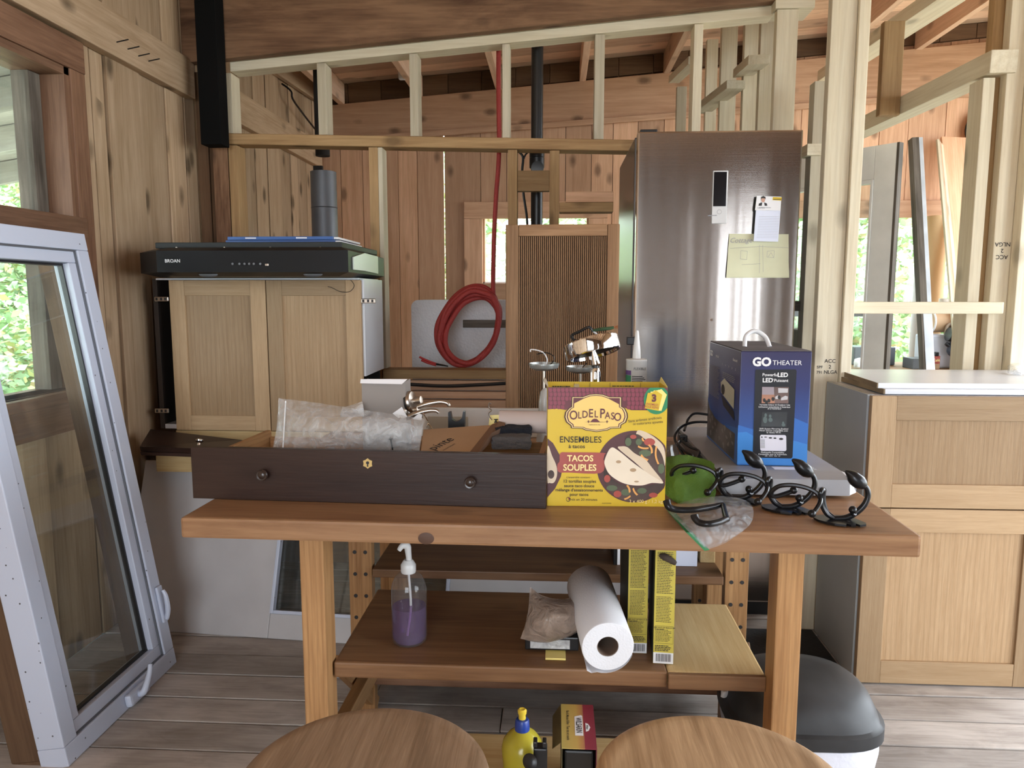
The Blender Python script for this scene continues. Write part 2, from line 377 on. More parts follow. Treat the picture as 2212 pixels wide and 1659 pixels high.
class Face:
    """a flat printed face: origin, right vector, up vector, in its thing's space"""
    def __init__(s, par, o, u, v): s.p = par; s.o = Vector(o); s.u = Vector(u).normalized(); s.v = Vector(v).normalized(); s.n = s.u.cross(s.v)
    def P(s, x, y, l=1): return s.o + s.u * x + s.v * y + s.n * (.00035 * l)
    def poly(s, name, m, pts, l=1, par=None):
        bm = bmesh.new(); bm.faces.new([bm.verts.new(s.P(x, y, l)) for x, y in pts]); return done(name, bm, m, par or s.p, norm=False)
    def many(s, name, m, polys, l=1, par=None):
        bm = bmesh.new()
        for pts in polys: bm.faces.new([bm.verts.new(s.P(x, y, l)) for x, y in pts])
        return done(name, bm, m, par or s.p, norm=False)
    def rect(s, name, m, x0, y0, x1, y1, l=1): return s.poly(name, m, [(x0, y0), (x1, y0), (x1, y1), (x0, y1)], l)
    def ring(s, name, m, pts, w, l=1):
        c = sum((Vector(p) for p in pts), Vector((0, 0))) / len(pts); bm = bmesh.new()
        A = [bm.verts.new(s.P(x, y, l)) for x, y in pts]; B = [bm.verts.new(s.P(x + (c.x - x) * w, y + (c.y - y) * w * 1.4, l)) for x, y in pts]; n = len(A)
        for i in range(n): bm.faces.new((A[i], A[(i + 1) % n], B[(i + 1) % n], B[i]))
        return done(name, bm, m, s.p, norm=False)
    def text(s, body, x, y, size, m, l=3, align='CENTER', bold=0.0, sx=1.0, rot=0.0, name='lettering', shear=0.0):
        cu = bpy.data.curves.new(name, 'FONT'); cu.body = body; cu.size = size; cu.align_x = align; cu.offset = bold * size
        cu.shear = shear; cu.resolution_u = 3; cu.materials.append(m)
        o = bpy.data.objects.new(name, cu); COL.objects.link(o); o.parent = s.p
        o.location = s.P(x, y, l) - off(s.p)
        B = Matrix((s.u, s.v, s.n)).transposed().to_4x4() @ Matrix.Rotation(rot, 4, 'Z')
        o.rotation_euler = B.to_euler(); o.scale = (sx, 1, 1); return o
    def lines(s, name, m, x0, y0, x1, y1, n, l=2, seed=1, jag=.25, fill=.5):
        rr = random.Random(seed); ps = []; h = (y1 - y0) / n
        for i in range(n):
            x = x0; yb = y1 - h * (i + 1); xe = x1 - (x1 - x0) * jag * rr.random()
            while x < xe:
                wd = min((x1 - x0) * rr.uniform(.05, .16), xe - x)
                ps.append([(x, yb), (x + wd, yb), (x + wd, yb + h * fill), (x, yb + h * fill)]); x += wd + (x1 - x0) * .02
        return s.many(name, m, ps, l)
def circ(cx, cy, rx, ry=None, n=32, a0=0, a1=360):
    ry = rx if ry is None else ry; full = abs(a1 - a0) >= 360
    return [(cx + rx * math.cos(rad(a0 + (a1 - a0) * i / (n if full else n - 1))), cy + ry * math.sin(rad(a0 + (a1 - a0) * i / (n if full else n - 1)))) for i in range(n)]
def roundrect(x0, y0, x1, y1, r, n=5):
    o = []
    for cx, cy, a in ((x1 - r, y0 + r, -90), (x1 - r, y1 - r, 0), (x0 + r, y1 - r, 90), (x0 + r, y0 + r, 180)):
        o += [(cx + r * math.cos(rad(a + 90 * i / n)), cy + r * math.sin(rad(a + 90 * i / n))) for i in range(n + 1)]
    return o

# ================================================================== THE SETTING
XL, XR, YF, YB, YP = -1.6, 3.3, -2.4, 5.05, 3.25
def ceil_z(x): return 2.685 + .075 * x
# ---- floor of grey boards running left to right
fl = struct(box('floor', BLACKMAT, None, XL - .1, XR + .1, YF - .1, YB + .1, -.10, -.03))
y = YF
while y < YB:
    wd = R.uniform(.122, .142); cuts = [XL, XL + R.uniform(.8, 2.6), XR] if y < 3.4 else [XL, XR]
    for a, b in zip(cuts, cuts[1:]):
        box('plank', 'floor', fl, a + .001, b - .001, y + .0035, min(y + wd, YB) - .0035, -.03, R.uniform(-.0025, 0), .002)
    y += wd
# ---- left wall with its window opening
WY0, WY1, WZ0, WZ1 = 1.52, 2.42, .886, 1.93
wl = sempty('wall_left')
def planks_y(par, X, d, ys, z0, z1, kind='leftwall'):
    for a, b in zip(ys, ys[1:]):
        if b - a < .01: continue
        dd = R.uniform(0, .012)
        def P(zz0, zz1): box('plank', kind, par, X - d, X + dd, a + .004, b - .004, zz0, zz1, .002)
        if a >= WY1 - .001 or b <= WY0 + .001: P(z0, z1)
        else: P(z0, WZ0); P(WZ1, z1)
ys = [YF]
while ys[-1] < WY0 - .22: ys.append(ys[-1] + R.uniform(.13, .2))
ys += [WY0, 1.68, 1.87, 2.02, 2.2, WY1, 2.48, 2.56, 2.64, 2.86, 3.05, 3.2, 3.34, 3.55, 3.76, 3.95, 4.12, 4.32, 4.49, 4.61, 4.78, 4.92, YB]
planks_y(wl, XL, .02, ys, 0, ceil_z(XL) + .02)
for (a, b, c, d) in ((YF, WY0, 0, 2.7), (WY1, YB, 0, 2.7), (WY0, WY1, 0, WZ0), (WY0, WY1, WZ1, 2.7)):
    box('backing', BLACKMAT, wl, XL - .10, XL - .021, a, b, c, d)
bb = box('ledger_board', 'leftwall', wl, XL + .004, XL + .045, 1.2, 3.235, 2.033, 2.19, .004)
for i, (px, py) in enumerate(((252, 91), (276, 106), (299, 121), (321, 132))):
    p = at(px, py, X=XL + .045)
    tube('nail', BLACKM, wl, [p, p + Vector((.05, -.012, .004))], [.0022, .0022], 6)
box('ledger_board', 'leftwall', wl, XL + .004, XL + .045, 3.36, 4.99, 2.033, 2.19, .004)
beam2('brace_board', 'leftwall', wl, at(590, 128, X=XL + .03), at(686, 196, X=XL + .03), .03, .15, .003)
b0 = at(640, 165, X=XL + .05)
tube('bent_rod', BLACKM, wl, spl([(XL + .02, 4.35, 2.40), (XL + .07, 4.36, 2.36), (XL + .07, 4.42, 2.31), (XL + .07, 4.9, 2.22), (XL + .07, 4.93, 2.27)], 5), .006, 6)
# window casing, reveals, glass
w1 = sempty('window_1')
for (a, b, c, d) in ((WY1 - .03, WY1, WZ0, WZ1), (WY0, WY0 + .03, WZ0, WZ1)):
    box('jamb', 'trimwood', w1, XL - .12, XL + .02, a, b, c, d, .002)
box('head_jamb', 'trimwood', w1, XL - .12, XL + .02, WY0, WY1, WZ1 - .03, WZ1, .002)
box('sill', 'trimwood', w1, XL - .14, XL + .03, WY0 - .06, WY1 + .03, WZ0 - .035, WZ0, .003)
box('mullion_rail', 'trimwood', w1, XL - .12, XL + .028, WY0, WY1 + .03, 1.385, 1.452, .003)
box('casing', 'trimwood', w1, XL + .002, XL + .026, WY1 - .005, WY1 + .072, WZ0 - .1, WZ1 + .09, .003)
box('casing', 'trimwood', w1, XL + .002, XL + .030, WY0 - .1, WY1 + .07, WZ1 - .005, WZ1 + .095, .003)
box('casing', 'trimwood', w1, XL + .002, XL + .026, WY0 - .09, WY0 + .002, WZ0 - .1, WZ1 - .005, .003)
box('apron', 'trimwood', w1, XL + .002, XL + .022, WY0 - .09, WY1 + .07, WZ0 - .13, WZ0 - .036, .003)
for (c, d) in ((1.452, WZ1 - .03), (WZ0, 1.385)):
    box('stop', 'weathered', w1, XL - .118, XL - .06, WY1 - .085, WY1 - .031, c, d, .002)
    box('pane', GLASS, w1, XL - .075, XL - .071, WY0 + .03, WY1 - .03, c, d)
# ---- back wall: upright boards with daylight between two of them, two windows
wk = sempty('wall_back')
W2 = (-.50, .225, 1.262, 1.709); W3 = (.70, 2.65, .70, 1.70)
xs = [XL, -1.45, -1.3, -1.19, -1.06, -.93, -.75, W2[0] - .005, -.33, -.16, .06, W2[1] + .005, .37, .53, W3[0], .88, 1.05, 1.23, 1.4, 1.575, 1.74, 1.90, 2.07, 2.25, 2.48, W3[1], 2.85, 3.05, XR]
for a, b in zip(xs, xs[1:]):
    hole = None
    for q in (W2, W3):
        if a >= q[0] - .006 and b <= q[1] + .006: hole = q
    g = .0045 if abs(a + .75) < .01 else .0015; g2 = .0035 if abs(b + .75) < .01 else .0015; dd = R.uniform(0, .005)
    for c, d in (((0, hole[2]), (hole[3], ceil_z(b))) if hole else ((0, ceil_z(b)),)):
        box('plank', 'farwall', wk, a + g, b - g2, YB - dd, YB + .02, c, d, .002)
for a, b, c, d in ((XL, -.79, 0, 2.9), (-.71, W2[0], 0, 2.9), (W2[0], W2[1], 0, W2[2]), (W2[0], W2[1], W2[3], 2.9), (W2[1], W3[0], 0, 2.9), (W3[0], W3[1], 0, W3[2]), (W3[0], W3[1], W3[3], 2.9), (W3[1], XR, 0, 2.9)):
    box('backing', BLACKMAT, wk, a, b, YB + .021, YB + .06, c, d)
# wide sloping header board and the dark blocking above it
def slopeboard(name, m, par, X0, X1, Y0, Y1, za, zb, zc, zd, bev=.003):
    """board between X0 and X1; bottom za..zb, top zc..zd; its grain along its slope"""
    cx = (X0 + X1) / 2; cz = (za + zb + zc + zd) / 4; bm = bmesh.new()
    addprism(bm, [(X0 - cx, -(Y1 - Y0) / 2, za - cz), (X1 - cx, -(Y1 - Y0) / 2, zb - cz), (X1 - cx, -(Y1 - Y0) / 2, zd - cz), (X0 - cx, -(Y1 - Y0) / 2, zc - cz)], (0, Y1 - Y0, 0))
    bmesh.ops.recalc_face_normals(bm, faces=bm.faces[:])
    if bev: bmesh.ops.bevel(bm, geom=bm.edges[:], offset=bev, segments=1, affect='EDGES')
    me = bpy.data.meshes.new(name); bm.to_mesh(me); bm.free()
    return link(name, me, wood(m, 'x') if isinstance(m, str) else m, par, (cx, (Y0 + Y1) / 2, cz))
hz = lambda x, z0, x0=-1.47, k=.087: z0 + k * (x - x0)
slopeboard('header_board', 'farwall', wk, XL + .01, 3.2, 4.995, YB - .006, 2.21, 2.47, 2.43, 2.80)
for i in range(22):
    a = XL + i * .222; b = min(a + .219, XR)
    if b - a > .05:
        slopeboard('blocking', 'dark', wk, a, b, 5.02, YB + .01, hz(a, 2.435), hz(b, 2.435), ceil_z(a) - .002, ceil_z(b) - .002, .002)
beam2('ledge_strip', 'farwall', wk, (-1.55, 4.985, 2.20), (3.1, 4.985, 2.475), .02, .035, .002)
for n, (a, b, c, d) in ((2, W2), (3, W3)):
    wn = sempty('window_%d' % n); t = .115
    box('casing', 'farwall', wn, a - t, b + t, YB - .03, YB - .006, d - .01, d + .10, .003)
    box('casing', 'farwall', wn, a - t, a + .008, YB - .03, YB - .006, c - .1, d - .011, .003)
    box('casing', 'farwall', wn, b - .008, b + t, YB - .03, YB - .006, c - .1, d - .011, .003)
    box('casing', 'farwall', wn, a + .009, b - .009, YB - .035, YB - .006, c - .1, c + .01, .003)
    for q, (e, f) in enumerate(((a, a + .02), (b - .02, b))): box('jamb', 'farwall', wn, e, f, YB + .021, YB + .10, c, d, .002)
    box('sill', WHITE, wn, a, b, YB + .021, YB + .10, c, c + .02, .002)
    if n == 3:
        mx = 2.10; box('mullion', WHITE, wn, mx, mx + .05, YB + .045, YB + .085, c + .02, d, .002); box('mullion', WHITE, wn, 1.30, 1.35, YB + .045, YB + .085, c + .02, d, .002)
        box('rail', GREYM, wn, a + .02, mx, YB + .045, YB + .085, 1.05, 1.09, .002)
    box('pane', GLASS, wn, a + .02, b - .02, YB + .06, YB + .064, c + .02, d)
# ---- right wall and the wall behind, with large windows that let the daylight in
wr = sempty('wall_right')
RW = (-1.2, 2.2, .06, 2.25); RV = (2.5, 4.85, .12, 2.45)  # second opening: unseen window added to flood the back room with light
y = YF
while y < YB:
    b = min(y + .19, YB)
    zz = ((0, RW[2]), (RW[3], ceil_z(XR))) if (b > RW[0] and y < RW[1]) else (((0, RV[2]), (RV[3], ceil_z(XR))) if (b > RV[0] and y < RV[1]) else ((0, ceil_z(XR)),))
    for c, d in zz: box('plank', 'leftwall', wr, XR, XR + .02, y + .001, b - .001, c, d, .002)
    y = b
for a, b, c, d in ((YF, RW[0] - .1, 0, 3), (RW[1] + .1, RV[0] - .1, 0, 3), (RV[1] + .1, YB, 0, 3), (RV[0] - .1, RV[1] + .1, 0, RV[2]), (RV[0] - .1, RV[1] + .1, RV[3], 3), (RW[0] - .1, RW[1] + .1, 0, RW[2]), (RW[0] - .1, RW[1] + .1, RW[3], 3)): box('backing', BLACKMAT, wr, XR + .021, XR + .08, a, b, c, d)
w4 = sempty('window_4')
for k in range(4):
    yy = RW[0] - .08 + k * (RW[1] - RW[0] + .1) / 3; box('mullion', WHITE, w4, XR + .02, XR + .08, yy, yy + .06, RW[2], RW[3], .003)
for c in (RW[2], RW[3] - .05): box('rail', WHITE, w4, XR + .015, XR + .085, RW[0] - .09, RW[1] + .09, c, c + .05, .003)
w6 = sempty('window_6')
for yy in (RV[0] - .08, 3.72, RV[1] + .02): box('mullion', WHITE, w6, XR + .02, XR + .08, yy, yy + .06, RV[2], RV[3], .003)
for c in (RV[2], RV[3] - .05): box('rail', WHITE, w6, XR + .015, XR + .085, RV[0] - .09, RV[1] + .09, c, c + .05, .003)
wf = sempty('wall_front')
FW = ((-1.35, .45, .35, 2.25), (1.83, 1.99, .1, 2.1))
x = XL
while x < XR:
    b = min(x + .17, XR); z = [(0, ceil_z(b))]
    for q in FW:
        if b > q[0] and x < q[1]: z = [(0, q[2]), (q[3], ceil_z(b))]
    for c, d in z: box('plank', 'dark', wf, x + .001, b - .001, YF - .02, YF, c, d, .002)
    x = b
for a, b, c, d in ((XL, FW[0][0], 0, 3), (FW[0][1], FW[1][0], 0, 3), (FW[1][1], XR, 0, 3), (FW[0][0], FW[0][1], 0, FW[0][2]), (FW[0][0], FW[0][1], FW[0][3], 3), (FW[1][0], FW[1][1], 0, FW[1][2]), (FW[1][0], FW[1][1], FW[1][3], 3)):
    box('backing', BLACKMAT, wf, a, b, YF - .08, YF - .021, c, d)
w5 = sempty('window_5')
for a in (FW[0][0], -.48, FW[0][1] - .06): box('mullion', WHITE, w5, a, a + .06, YF - .07, YF + .01, FW[0][2], FW[0][3], .003)
for c in (FW[0][2], FW[0][3] - .06): box('rail', WHITE, w5, FW[0][0], FW[0][1], YF - .075, YF + .015, c, c + .06, .003)
# ---- ceiling boards running left to right, rafters running away from us
ce = sempty('ceiling')
y = YF
while y < YB:
    wd = R.uniform(.13, .165); b = min(y + wd, YB + .05)
    slopeboard('plank', 'ceil', ce, XL - .05, XR + .05, y + .0015, b - .0015, ceil_z(XL - .05), ceil_z(XR + .05), ceil_z(XL - .05) + .02, ceil_z(XR + .05) + .02, 0)
    y = b
slopeboard('backing', BLACKMAT, ce, XL - .1, XR + .1, YF - .1, YB + .1, ceil_z(XL - .1) + .021, ceil_z(XR + .1) + .021, ceil_z(XL - .1) + .06, ceil_z(XR + .1) + .06, 0)
for x in (-1.42, -.90, -.38, .165, .70, 1.22, 1.74, 2.26, 2.78):
    for y0, y1 in ((YF + .02, 3.19), (3.35, 5.015)):
        box('rafter', 'ceil', ce, x - .02, x + .02, y0, y1, ceil_z(x - .02) - .135, ceil_z(x - .02) - .001, .003)

# ---- the open stud partition and its big dark header beam
wm = sempty('wall_middle')
D = .089
beam_bot = lambda x: 2.19 + .080 * (x + 1.403)
slopeboard('header_beam', 'beam', wm, XL + .01, .90, 3.20, 3.249, beam_bot(XL), beam_bot(.90), ceil_z(XL) - .004, ceil_z(.90) - .004, .003)
slopeboard('top_plate', 'stud', wm, -1.405, .885, YP, YP + D, beam_bot(-1.405) - .040, beam_bot(.885) - .040, beam_bot(-1.405) - .001, beam_bot(.885) - .001, .002)
slopeboard('top_plate', 'stud', wm, -1.405, .885, YP, YP + D, beam_bot(-1.405) + .001, beam_bot(.885) + .001, beam_bot(-1.405) + .06, beam_bot(.885) + .06, .002)
zb0, zb1 = 1.893, 1.845   # the lower rail, a little out of level
rail_z = lambda x: zb0 + (zb1 - zb0) * (x + 1.417) / 1.753
slopeboard('lower_rail', 'rough', wm, -1.425, .55, YP - .004, YP + D, rail_z(-1.425) - .046, rail_z(.55) - .046, rail_z(-1.425), rail_z(.55), .003)
for p0, p1 in ((482, 501), (686, 705), (885, 903), (1085, 1101), (1284, 1305), (1496, 1515)):
    a = at(p0, 215, Y=YP); b = at(p1, 215, Y=YP); xm = (a.x + b.x) / 2
    z0 = rail_z(xm) + .001 if xm < .45 else 1.79
    box('stud', 'stud', wm, a.x, b.x, YP + .002, YP + D, z0, beam_bot(xm) - .043, .002)
vbar('stud', 'rough', wm, 495, 516, 420, 0, 0, YP, D, z0=0, z1=rail_z(-1.35) - .048)
vbar('stud', 'rough', wm, 800, 819, 500, 0, 0, YP, D, z0=0, z1=rail_z(-.8) - .048)
vbar('trimmer_stud', 'stud', wm, 819.5, 829, 500, 0, 0, YP + .004, D - .004, z0=.87, z1=rail_z(-.78) - .048)
for p0, p1 in ((1097, 1117), (1187, 1208)):
    vbar('stud', 'rough', wm, p0, p1, 400, 0, 0, YP, D, z0=.905, z1=rail_z(at(p0, 400, Y=YP).x + .04) - .048)
a = at(1117.5, 368, Y=YP); b = at(1186.5, 412, Y=YP)
box('cross_block', 'rough', wm, a.x, b.x, YP + .006, YP + .045, b.z, a.z, .002)
a = at(1208.5, 437, Y=YP); b = at(1325, 457, Y=YP)
box('cross_block', 'rough', wm, a.x, b.x, YP + .004, YP + D, b.z, a.z, .002)
a = at(1222, 414, Y=YP + .02); b = at(1325, 436, Y=YP + .02)
cb = box('cleat', 'farwall', wm, a.x, b.x, YP + .02, YP + .05, b.z, a.z, .002)
# sill and the boards under it
for p0, p1, dep, kd in ((799, 819, D + .02, 'trimwood'), (822, 844, .03, 'trimwood'), (846, 862, .03, 'dark'), (864, 884, .03, 'trimwood'), (888, 930, .03, 'dark')):
    a = at(828, p0, Y=YP); b = at(1100, p1, Y=YP)
    box('sill_plate' if p0 == 799 else 'skirt_board', 'rough' if p0 == 799 else 'farwall', wm, a.x, b.x + .4, YP - (.012 if p0 == 799 else .002), YP - .002 + dep, b.z, at(1000, p0, Y=YP).z, .003)
box('skirt_board', 'dark', wm, -.74, .30, YP, YP + .03, 0, .62, .003)
# dark boards closing the gap beside the left wall
for a, b in ((XL + .02, -1.53), (-1.528, -1.44)): box('plank', 'dark', wm, a + .001, b - .001, YP + .03, YP + .055, 0, 2.16, .003)
box('corner_post', 'beam', wm, -1.50, -1.425, YP, YP + .03, 0, 2.15, .003)
# right end of the partition: the post over the fridge and the closet studs behind
pa = at(1674, 150, Y=3.2); pb = at(1720, 150, Y=3.2)
box('end_post', 'stud', wm, pa.x, pb.x, 3.2, 3.24, 0, at(1690, 20, Y=3.2).z, .002)
box('end_plate', 'stud', wm, pa.x - .01, pb.x + .06, 3.19, 3.34, at(1690, 20, Y=3.2).z + .001, at(1690, 20, Y=3.2).z + .05, .002)
for p0, p1, Y, ztop in ((1524, 1548, 4.2, 2.55), (1555, 1589, 3.95, 2.6), (1604, 1636, 3.75, 2.6), (1638, 1667, 3.55, 2.62), (1462, 1483, 4.35, 2.35)):
    vbar('stud', 'stud', wm, p0, p1, 220, 0, 0, Y, .04, z0=0, z1=ztop)
for (p, q, ya, yb) in (((1515, 238), (1590, 182), 4.25, 3.7), ((1604, 158), (1640, 128), 3.8, 3.35)):
    A = at(*p, Y=ya); B = at(*q, Y=yb); beam2('cross_plate', 'stud', wm, A, B, .089, .038, .002)
a = at(1456, 172, Y=4.4); b = at(1500, 130, Y=3.9); beam2('cross_plate', 'stud', wm, a, b, .06, .038, .002)
# ---- the doorway framing on the right
wi = sempty('wall_inner')
XA0, XA1, XA2 = .893, .975, 1.012
ztA = ceil_z(.9) - .01
box('stud', 'stud', wi, XA0, XA1, 2.60, 2.638, 0, ztA, .003)
box('stud', 'stud', wi, XA1 + .001, XA2, 2.585, 2.674, 0, ztA, .003)
vbar('stud', 'stud', wi, 1746, 1773, 450, 0, 0, 2.95, .06, z0=.0, z1=at(1760, 312, Y=2.95).z)
vbar('stud', 'stud', wi, 1757, 1781, 250, 0, 0, 3.02, .06, z0=0, z1=at(1760, 175, Y=3.02).z)
box('block', 'stud', wi, at(1744, 318, Y=2.93).x, at(1776, 318, Y=2.93).x, 2.93, 3.0, at(1760, 335, Y=2.93).z, at(1760, 310, Y=2.93).z, .002)
beam2('header', 'stud', wi, (1.515, 2.72, 1.985), (1.55, 4.3, 2.045), .089, .075, .003)
beam2('upper_plate', 'stud', wi, (1.575, 2.60, 2.37), (1.575, 4.6, 2.46), .12, .06, .003)
a = at(1905, 150, Y=3.42); b = at(1950, 150, Y=3.42); box('cripple_stud', 'rough', wi, a.x, b.x, 3.42, 3.458, 1.97, 2.36, .003)
# post cluster at the near side of the doorway
B0 = at(2079, 790, Y=2.75).x
box('stud', 'stud', wi, B0, B0 + .040, 2.75, 2.839, 0, 1.94, .003)
box('stud', 'rough', wi, B0 + .041, B0 + .10, 2.79, 2.83, 0, ceil_z(1.55) - .01, .003)
box('stud', 'stud', wi, B0 + .068, B0 + .128, 2.735, 2.775, 0, ceil_z(1.55) - .01, .003)
box('stud', WHITE and 'stud', wi, B0 + .129, B0 + .175, 2.69, 2.78, 0, ceil_z(1.6) - .01, .003)
box('stud', 'stud', wi, B0 + .225, B0 + .275, 2.78, 2.87, 0, ceil_z(1.7) - .01, .003)
a = at(1838, 652, Y=2.66); b = at(2166, 678, Y=2.66)
box('cross_block', 'stud', wi, XA2 + .001, b.x, 2.655, 2.689, b.z, a.z, .004)
a = at(1716, 650, Y=3.0); b = at(1752, 672, Y=3.0); box('block', 'weathered', wi, a.x, b.x + .01, 2.99, 3.02, b.z, a.z, .002)
fs = Face(wi, (XA0, 2.60, 0), (1, 0, 0), (0, 0, 1))
fs.text('ACC', .052, .965, .018, INK, bold=.01, name='grade_stamp'); fs.text('2', .052, .945, .018, INK, bold=.01, name='grade_stamp'); fs.text('NLGA', .055, .927, .017, INK, bold=.01, name='grade_stamp')
fs.text('SPF', .018, .945, .014, INK, bold=.01, name='grade_stamp'); fs.text('791', .018, .927, .014, INK, bold=.01, name='grade_stamp')
fs2 = Face(wi, (B0 + .068, 2.735, 0), (-1, 0, 0), (0, 0, -1))
for k, s in enumerate(('ACC', '2', 'NLGA')): fs2.text(s, -.03, -(1.335 + k * .022), .02, INK, bold=.01, name='grade_stamp')

# ---- outdoors: ground, porch roof, leafy growth
gd = struct(box('ground', mat('pale_bounce_ground', (.52, .50, .38), .9, var=.4), None, -16, 16, -12, 20, -.9, -.45))  # ground colour paled to bounce skylight up onto the ceilings
pr = sempty('roof_porch')
for i in range(22):
    y0 = .6 + i * .2
    bm = bmesh.new(); addprism(bm, [(-1.75, y0, 2.30), (-4.6, y0, 1.86), (-4.6, y0, 1.88), (-1.75, y0, 2.32)], (0, .195, 0)); done('plank', bm, wood('porch', 'x'), pr)
for i in range(7):
    y0 = .9 + i * .62
    beam2('rafter', 'porch', pr, (-1.75, y0, 2.23), (-4.5, y0, 1.80), .045, .13, .003)
box('porch_beam', 'porch', pr, -4.55, -4.42, .5, 5.2, 1.62, 1.79, .003)
for yy in (.6, 5.1): box('porch_post', 'porch', pr, -4.55, -4.43, yy, yy + .12, -.5, 1.62, .003)
LV = leaf_mat('bright_leaves', [(.34, .50, .24), (.42, .60, .32), (.28, .44, .20), (.50, .62, .34), (.52, .52, .20), (.38, .54, .32), (.52, .38, .20), (.44, .56, .40), (.30, .46, .24)])
BARK = mat('grey_bark', (.16, .13, .11), .9, var=.3)
def leafball(n, rx, ry, rz, s, seed):
    rr = random.Random(seed); vs = []; fs_ = []
    for i in range(n):
        while True:
            p = Vector((rr.uniform(-1, 1), rr.uniform(-1, 1), rr.uniform(-1, 1)))
            if .25 < p.length < 1: break
        p = Vector((p.x * rx, p.y * ry, p.z * rz)) * (1 + .25 * noise.noise(p * 2.5))
        a = Vector((rr.gauss(0, 1), rr.gauss(0, 1), rr.gauss(0, .5))).normalized(); b = a.cross(Vector((rr.gauss(0, 1), rr.gauss(0, 1), rr.gauss(0, 1)))).normalized()
        q = s * rr.uniform(.6, 1.4); k = len(vs)
        vs += [p - a * q, p + b * q * .55, p + a * q, p - b * q * .55]; fs_ += [(k, k + 1, k + 2, k + 3)]
    me = bpy.data.meshes.new('foliage'); me.from_pydata(vs, [], fs_); return me
LB = leafball(9000, 1.15, 1.15, 1.2, .05, 3); LB.materials.append(LV)
LB2 = leafball(9000, 1.5, 1.5, 1.6, .062, 5); LB2.materials.append(LV)
def shrub(i, x, y, z, s, rz, label, group, lb):
    t = thing('shrub', label, 'shrub', (x, y, -.46), 0, group)
    f = link('foliage', lb, None, t, (x, y, z)); f.scale = (s, s, s); f.rotation_euler = (0, 0, rz); f['kind'] = 'stuff'
    for k in range(3):
        a = rz + k * 2.1; tube('stem', BARK, t, spl([(x, y, -.47), (x + .1 * math.cos(a), y + .1 * math.sin(a), z * .5 - .2), (x + .45 * s * math.cos(a), y + .45 * s * math.sin(a), z + .4 * s)], 4), [.025, .012], 6)
for i, (x, y, z, s) in enumerate(((-5.6, 5.6, -.1, .9), (-5.4, 7.4, .1, .95), (-5.8, 9.4, .2, 1.05), (-8.4, 8.2, .7, 1.25), (-8.6, 11.0, .9, 1.4), (-7.6, 13.6, .8, 1.35), (-11.6, 11.9, 2.2, 1.8), (-11.0, 16.0, 2.4, 1.8))):
    shrub(i, x, y, z, s, i * 1.3, 'green leafy shrub in the growth outside the left window', 'leafy shrubs outside the left window', LB)
for i, (x, y, z, s) in enumerate(((-2.2, 9.0, .6, .85), (.2, 9.2, .6, .9), (2.8, 8.6, .5, .9), (5.3, 9.2, .7, .95), (1.2, 12.6, 1.9, 1.2), (4.8, 12.8, 2.0, 1.25), (-2.4, 13.0, 1.9, 1.2))):
    shrub(i, x, y, z, s, i * 1.7, 'yellow green leafy tree outside the back windows', 'leafy trees outside the back windows', LB2)

# ================================================================== LARGE THINGS
def door_front(name, par, x0, x1, z0, z1, Y, t=.02, st=.06, kf='oak', kp='oakpanel', rec=.009, rt=None):
    """a framed cabinet door facing us: two stiles, two rails, one recessed panel"""
    d = box(name, wood(kp, 'z'), par, x0 + st - .004, x1 - st + .004, Y + rec, Y + t - .001, z0 + st - .004, z1 - st + .004)
    for a, b in ((x0, x0 + st), (x1 - st, x1)): box('stile', kf, d, a, b, Y, Y + t, z0, z1, .0015)
    for a, b in ((z0, z0 + st), (z1 - st, z1)): box('rail', kf, d, x0 + st + .0004, x1 - st - .0004, Y + .0006, Y + t, a, b, .0015)
    return d
# ---- work table
TF = thing('work_table', 'heavy reddish brown wooden work table with thick top, lower shelf and square legs', 'table', (-.757, 1.416, 0), rz=-.0215)
ZT = .75
box('tabletop', 'tabletop', TF, 0, 1.446, 0, .95, ZT - .043, ZT, .006)
for x in (.217, .222 + .985):
    box('leg', 'tableleg', TF, x, x + .052, .075, .14, 0, ZT - .044, .003)
    box('leg', 'tableleg', TF, x, x + .052, .81, .875, 0, ZT - .044, .003)
    prism('cleat', wood('trimwood', 'y'), TF, [(x + (.053 if x < .5 else -.06), .08, ZT - .0435), (x + (.103 if x < .5 else -.001), .08, ZT - .0435), (x + (.088 if x < .5 else -.012), .08, ZT - .062), (x + (.066 if x < .5 else -.045), .08, ZT - .062)], (0, .80, 0))
for x in (.235, 1.225):
    box('side_stretcher', 'tableleg', TF, x, x + .03, .1405, .8095, .15, .20, .002)
q = at(905, 1163, Y=1.41); lathe('knot', mat('knot_brown', (.07, .028, .012), .5), TF, [(.016, -.004), (.016, .0009), (.011, .0013), (0, .0014)], (.505, .0001, ZT - .030), 24, (rad(90), 0, 0)).scale = (1, .75, 1)
# ---- shelf boards lying between the legs
LS = .395
sb = tag(box('shelf_board', 'shelf', None, -.482, .2455, 1.52, 1.93, LS - .036, LS, .005), 'dark brown shelf board between the table legs carrying the soap bottle', 'shelf')
sb2 = tag(box('shelf_board', 'rawpine', None, .2465, .452, 1.525, 1.885, LS - .034, LS - .001, .004), 'raw pale pine board end beside the yellow boxes on the lower shelf', 'board')
box('edge_strip', 'shelf', sb2, .2465, .452, 1.513, 1.5245, LS - .036, LS - .002, .003)
lp = tag(box('low_plank', 'rawpine', None, -.43, .40, 1.16, 1.615, .145, .18, .004), 'light wood plank low down between the stools carrying the yellow bottle', 'plank')
for x in (-.40, .34): box('bearer', 'rawpine', lp, x, x + .05, 1.2, 1.6, 0, .1445, .003)
